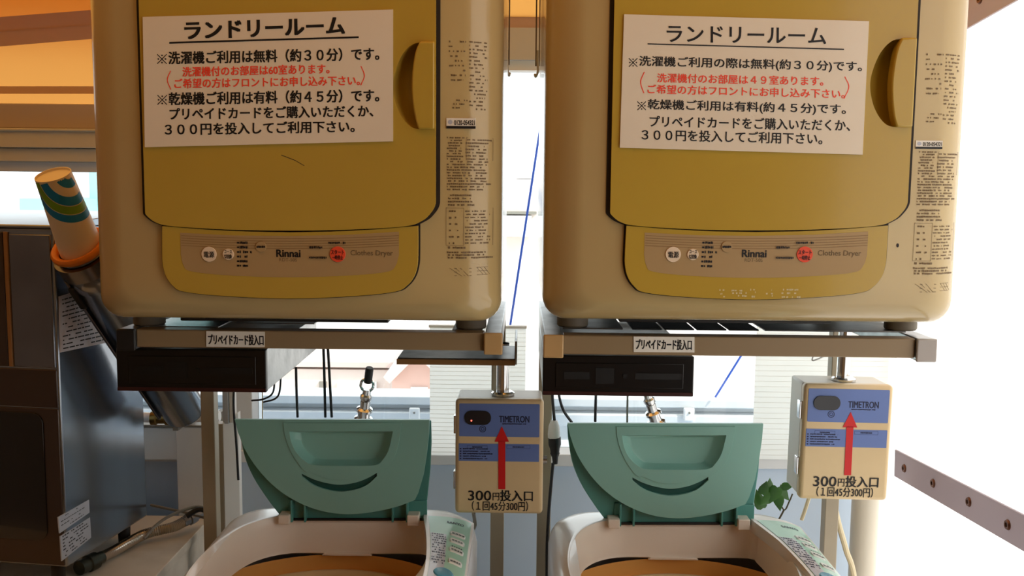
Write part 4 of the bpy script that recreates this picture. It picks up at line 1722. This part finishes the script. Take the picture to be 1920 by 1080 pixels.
# white upright beside it
YU = 2.10
a, b = at(400, 795, YU), at(446, 1000, YU)
o = thing('upright_board', 'tall white upright board at the left rear of the left washing machine', 'board', ((a.x + b.x) / 2, YU, 0))
L = o.location
xs_ = at(420, 900, YU).x - L.x
bm = nb(); box(bm, a.x - L.x, xs_, 0, .03, 0, a.z)
obj('shaded_front', bm, POSTM, o, bevel=.002)  # front of the white post, its shade put into a darker colour
bm = nb(); hexa(bm, [(xs_, 0, 0), (b.x - L.x, .02, 0), (b.x - L.x, .04, 0), (xs_, .03, 0), (xs_, 0, a.z + .003), (b.x - L.x, .02, a.z + .022), (b.x - L.x, .04, a.z + .022), (xs_, .03, a.z + .003)])
obj('white_board', bm, WALLW, o, bevel=.001)
a2, b2 = at(416, 735, YU), at(428, 795, YU)
bm = nb(); box(bm, a2.x - L.x, b2.x - L.x, .002, .02, a.z, a2.z + .12)
obj('angle_iron', bm, GREYB, o, bevel=.001)
a2, b2 = at(428, 735, YU), at(437, 795, YU)
bm = nb(); box(bm, a2.x - L.x, b2.x - L.x, .004, .03, a.z + .002, a2.z + .12)
obj('angle_web', bm, WALLW, o, bevel=.001)

# pipe along the wall
pp = [at(270, 782, 2.2), at(310, 784, 2.2), at(372, 782, 2.2), at(412, 780, 2.2)]
bm = nb(); tube(bm, [p - pp[0] for p in pp], .012, 16)
o = thing('water_pipe', 'lagged water pipe with a brass valve along the wall behind the cup tube', 'pipe', pp[0])
obj('pipe', bm, WHITEP, o)
bm = nb()
q = at(300, 784, 2.19) - pp[0]
lathe(bm, [(.0001, -.02), (.016, -.02), (.016, -.008), (.013, -.006), (.013, .012), (.017, .014), (.017, .024), (.0001, .024)], q, (1, .05, 0), 20)
obj('valve', bm, M('old_brass', rgb(120, 96, 50), .35, .9), o)
for px in (330, 388):
    bm = nb(); c_ = at(px, 783, 2.2) - pp[0]; box(bm, c_.x - .006, c_.x + .006, -.006, .12, c_.z - .03, c_.z - .008)
    obj('pipe_bracket', bm, CABLEG, o)
bm = nb(); lathe(bm, [(.0001, -.012), (.0155, -.012), (.0155, .012), (.0001, .012)], at(396, 781, 2.19) - pp[0], (1, 0, 0), 20)
obj('union_nut', bm, CAPDARK, o)

# flexible metal hose on the plinth
hp = [(188, 1046), (212, 1034), (240, 1018), (270, 1002), (300, 994), (325, 988), (345, 978)]
zz = [zt_c + .0165, zt_c + .0165, zt_c + .018, zt_c + .019, zt_c + .022, zt_c + .024, zt_c + .028]
pts = [at_z(px, py, z) for (px, py), z in zip(hp, zz)]
o = thing('flexible_hose', 'ribbed steel flexible hose lying on the beige plinth at lower left', 'hose', pts[0])
sp = smooth_path([p - pts[0] for p in pts], 16)
bm = nb(); tube(bm, sp, [.0100 + (.0020 if i % 2 else 0) for i in range(len(sp))], 14)
obj('hose', bm, HOSE, o, smooth=30)
d0 = (sp[0] - sp[3]).normalized()
bm = nb(); lathe(bm, [(.0001, -.004), (.013, -.004), (.014, .012), (.018, .014), (.018, .036), (.015, .038), (.015, .06), (.0001, .062)], sp[0], d0, 20)
obj('elbow_fitting', bm, M('dark_green_brass', rgb(70, 74, 66), .35, .6), o)
d1 = (sp[-1] - sp[-4]).normalized()
bm = nb(); lathe(bm, [(.0001, -.004), (.012, -.004), (.013, .012), (.016, .014), (.016, .03), (.012, .032), (.012, .05), (.0001, .05)], sp[-1], d1, 8)
obj('nut_fitting', bm, M('dull_zinc', rgb(120, 120, 122), .35, .9), o)


def cable(px, label, mat, r, name='cable', Y=None, z=None, group=None, cat='cable'):
    if z is not None:
        P_ = [at_z(a, b, z) for a, b in px]
    else:
        ys_ = Y if isinstance(Y, (list, tuple)) else [Y] * len(px)
        P_ = [at(a, b, y) for (a, b), y in zip(px, ys_)]
    bm = nb(); tube(bm, smooth_path([p - P_[0] for p in P_], 8), r, 8)
    o = obj(name, bm, mat)
    o.location = P_[0]
    return tag(o, label, cat, group)


cable([(283, 947), (320, 955), (352, 962), (400, 976)], 'olive cable crossing behind the ribbed hose', CABLEG, .003, Y=[2.12, 2.1, 2.08, 2.05])
cable([(270, 1010), (296, 982), (330, 962), (372, 950), (400, 962)], 'grey cable looping over the plinth beside the ribbed hose', CABLEG, .0035, Y=[1.97, 2.0, 2.03, 2.06, 2.06])
cable([(350, 968), (375, 955), (402, 966)], 'black cable bundle at the foot of the white upright board', CABLE, .006, Y=[2.04, 2.05, 2.04])
# leads hanging from the left card reader
cable([(555, 690), (556, 735), (558, 782)], 'single black lead dropping behind the left lid, nearest the left card reader', CABLE, .0028, Y=[1.95, 2.0, 2.02])
cable([(606, 640), (608, 700), (610, 782)], 'black lead behind the left lid, left one of a close pair', CABLE, .003, Y=[1.97, 2.02, 2.05])
cable([(614, 640), (617, 690), (622, 782)], 'black lead behind the left lid, right one of a close pair', CABLE, .003, Y=[1.97, 2.02, 2.05])
cable([(515, 700), (512, 735), (495, 748), (472, 751)], 'short black lead curling under the left card reader, lower tip leftmost', CABLE, .002, Y=[1.93, 1.94, 1.95, 1.96])
cable([(527, 700), (524, 735), (515, 748), (494, 754)], 'short black lead curling under the left card reader beside its twin', CABLE, .002, Y=[1.93, 1.94, 1.95, 1.96])
cable([(440, 700), (438, 760), (443, 830), (447, 900)], 'black flex hanging down the right edge of the white upright board', CABLE, .0026, Y=[2.05, 2.06, 2.06, 2.06])
cable([(492, 730), (492, 785)], 'thin pale cord hanging below the left card reader', CABLEW, .0012, Y=2.05, name='cord', cat='cord')
# leads from the right card reader
cable([(1118, 715), (1117, 750), (1116, 790)], 'black lead dropping behind the right lid from the middle of the card reader', CABLE, .003, Y=[1.9, 2.0, 2.02])
cable([(1044, 715), (1050, 750), (1058, 772), (1072, 792)], 'black lead slanting behind the top left corner of the right lid', CABLE, .003, Y=[1.88, 1.98, 2.0, 2.02])
cable([(1177, 690), (1177, 730), (1176, 792), (1176, 900)], 'grey cord hanging straight beside the right chrome tap', CABLEG, .0022, Y=[1.9, 1.98, 2.0, 2.02], name='cord', cat='cord')
# inline plug
YQ = 1.90
q0 = at(1039, 790, YQ)
o = thing('inline_plug', 'white and black inline power plug hanging between the right coin timer cable and lid', 'plug', q0)
o['label'] = 'white and black inline power plug hanging at the left of the right lid'
P_ = [at(px, py, YQ) - q0 for px, py in ((1036, 715), (1036, 745), (1038, 770), (1040, 792))]
bm = nb(); tube(bm, smooth_path(P_, 6), .003, 8)
obj('upper_lead', bm, CABLE, o)
bm = nb(); lathe(bm, [(.0001, .002), (.007, .002), (.011, -.010), (.0125, -.026), (.012, -.034), (.0001, -.034)], (0, 0, 0), (0, 0, 1), 24)
obj('socket', bm, WHITEP, o)
bm = nb(); lathe(bm, [(.0001, -.033), (.0128, -.033), (.0128, -.048), (.010, -.056), (.009, -.064), (.010, -.066), (.0065, -.074), (.005, -.088), (.0001, -.088)], (0, 0, 0), (-.04, 0, 1), 24)
obj('plug', bm, CABLE, o)
P_ = [at(px, py, YQ) - q0 for px, py in ((1037, 868), (1034, 900), (1029, 960), (1026, 1020), (1025, 1100), (1022, 1500))]
bm = nb(); tube(bm, smooth_path(P_, 6), .0034, 8)
obj('lower_lead', bm, CABLE, o)
cable([(888, 962), (890, 985), (882, 1004), (878, 1030)], 'grey flex under the coin timer beside the left control panel', CABLEG, .004, Y=[1.9, 1.92, 1.94, 1.96])


# ------------------------------------------------------------------ taps
def tap(px, py, Y, label, tilt, body):
    c = at(px, py, Y)
    o = thing('tap', label, 'tap', c, 'washing machine taps')
    s = .00118
    t = Vector((tilt, -.25, 1)).normalized()
    bm = nb(); lathe(bm, [(.0001, -.03), (.022, -.03), (.022, -.018), (.015, -.014), (.014, 0), (.019, .002), (.019, .008), (.012, .012), (.012, .03), (.0001, .03)], (0, 0, 0), t, 24)
    obj('body', bm, CHROME, o)
    bm = nb(); lathe(bm, [(.0001, .03), (.011, .03), (.014, .036), (.014, .044), (.010, .048), (.009, .06), (.0001, .06)], (0, 0, 0), t, 20)
    obj('collar', bm, CHROME, o)
    k = t * .062
    bm = nb(); ring = [k + Vector((.015 * math.cos(R(a)), 0, .015 * math.sin(R(a)) + .008)) for a in range(0, 361, 20)]
    tube(bm, ring, .0035, 8, False)
    obj('handle_ring', bm, CHROME, o)
    bm = nb(); lathe(bm, [(.0001, .078), (.0095, .078), (.0095, .114), (.008, .116), (.0001, .116)], (0, 0, 0), t, 20)
    obj('handle', bm, body, o)
    bm = nb(); tube(bm, smooth_path([t * .0, Vector((0, .05, -.05)), Vector((0, .09, -.15)), Vector((0, YW - Y + .01, -.19))], 6), .008, 12)
    obj('inlet', bm, CHROME, o)
    return o


tap(683, 772, 2.22, 'chrome tap with a black handle behind the left green lid', .16, CABLE)
tap(1226, 778, 2.22, 'chrome tap partly hidden by the card reader behind the right lid', -.35, CHROME)
for px, py, lab in ((456, 776, 'white pipe clip on the window rail beside the upright board'), (777, 776, 'white pipe clip on the window rail near the ribbed pier'), (1292, 776, 'white pipe clip on the window rail behind the right lid')):
    c = at(px, py, YO - .026)
    o = thing('pipe_clip', lab, 'clip', c, 'white pipe clips')
    bm = nb(); box(bm, -.016, .016, -.004, .010, -.022, .018)
    obj('block', bm, WHITEP, o, bevel=.004)
    bm = nb(); lathe(bm, [(.0001, .002), (.003, .002), (.003, -.002)], (0, -.005, .004), (0, -1, 0), 12)
    obj('screw', bm, CABLEG, o)

# curtain cords in the gap between the dryers
for px, py, lab, sgn in ((951, 122, 'dark hanging cord with a hook beside the left dryer top', 1), (1008, 124, 'dark hanging cord with a hook beside the right dryer top', -1)):
    Y = 2.25
    c = at(px, py, Y)
    o = thing('hook_cord', lab, 'cord', c, 'hook cords in the dryer gap')
    bm = nb()
    ztop_ = z0 + slope * .1
    for dx in (-.004, .004):
        tube(bm, [(dx, 0, -.0), (dx, 0, ztop_ - c.z)], .0018, 8)
    obj('cord', bm, M('brown_cord', rgb(70, 58, 50), .6) if 'brown_cord' not in bpy.data.materials else bpy.data.materials['brown_cord'], o)
    bm = nb(); tube(bm, smooth_path([(0, 0, .035), (0, -.003, .01), (.001, -.006, -.012), (.004 * sgn, -.002, -.024), (.006 * sgn, .006, -.018)], 5), .003, 8)
    obj('hook', bm, CABLEG, o)

# ------------------------------------------------------------------ right rear corner
a, b = at(1598, 938, 2.2), at(1640, 1080, 2.2)
bm = nb(); rr = (b.x - a.x) / 2
lathe(bm, [(rr, 0), (rr, at(1620, 880, 2.2).z)], (0, 0, 0), (0, 0, 1), 32, True)
o = obj('downpipe', bm, M('cream_pipe', rgb(226, 218, 200), .4)); o.location = ((a.x + b.x) / 2, 2.2, 0)
tag(o, 'wide cream downpipe standing below the right coin timer', 'pipe')
cable([(1562, 930), (1572, 980), (1586, 1030), (1606, 1110), (1640, 1420)], 'thick cream cable slanting down in front of the cream downpipe', CABLEW, .006, Y=[1.97, 1.98, 1.98, 1.98, 2.0])
cable([(1518, 930), (1510, 955), (1503, 975)], 'short cream cable slanting the other way behind the right panel', CABLEW, .004, Y=[2.02, 2.02, 2.02])
cable([(1526, 664), (1524, 676), (1545, 668), (1556, 660)], 'white cable tie loop on the post above the right coin timer', WHITEP, .0016, Y=[1.93, 1.92, 1.92, 1.93], name='cable_tie', cat='cable tie')

# plant behind the right lid
pc_ = at(1462, 952, 2.20)
PL = thing('vine_plant', 'dark green vine leaves peeping out behind the right washing machine lid', 'plant', pc_)
rnd = random.Random(4)


def leaf(c, size, n, upv):
    n = n.normalized(); upv = (upv - n * upv.dot(n)).normalized(); s = upv.cross(n)
    bm = nb()
    out = [(0, -.55), (.22, -.62), (.46, -.5), (.55, -.2), (.5, .1), (.36, .4), (.16, .72), (0, 1)]
    ctr = [bm.verts.new(c + upv * (-.55 + 1.55 * k / 7) * size + n * (.02 * size)) for k in range(8)]
    for sg in (1, -1):
        row = [bm.verts.new(c + s * x * sg * size + upv * y * size - n * abs(x) * .25 * size) for x, y in out[1:-1]]
        for k in range(6):
            if k == 0:
                bm.faces.new((ctr[0], row[0], ctr[1]) if sg > 0 else (ctr[0], ctr[1], row[0]))
            if k < 5:
                q = (ctr[k + 1], row[k], row[k + 1], ctr[k + 2])
                bm.faces.new(q if sg > 0 else q[::-1])
            else:
                q = (ctr[6], row[5], ctr[7])
                bm.faces.new(q if sg > 0 else q[::-1])
    return obj('leaf', bm, LEAFM, PL, smooth=60)


for px, py, size, tilt in ((1432, 918, .022, (.3, 1)), (1452, 925, .028, (-.4, -.9)), (1468, 922, .026, (.5, -.8)), (1440, 936, .024, (-.7, -.6)), (1460, 940, .024, (.2, -1)), (1426, 940, .03, (-.2, .8)), (1475, 912, .018, (.8, .2)), (1444, 912, .02, (.1, 1))):
    c = at(px, py, 2.19 + rnd.uniform(-.015, .015)) - pc_
    leaf(c, size, Vector((rnd.uniform(-.4, .4), -1, rnd.uniform(-.1, .5))), Vector((tilt[0], 0, tilt[1])))
bm = nb()
tube(bm, smooth_path([at(px, py, 2.2) - pc_ for px, py in ((1430, 915), (1455, 930), (1470, 956), (1480, 940), (1486, 926))], 6), .0018, 6)
tube(bm, smooth_path([at(px, py, 2.2) - pc_ for px, py in ((1470, 956), (1450, 1000), (1440, 1080))], 6), .0022, 6)
tube(bm, [at(1440, 1080, 2.2) - pc_, Vector((at(1440, 1080, 2.2).x - pc_.x, 0, -pc_.z + .01))], .003, 6)
obj('stem', bm, STEM, PL)
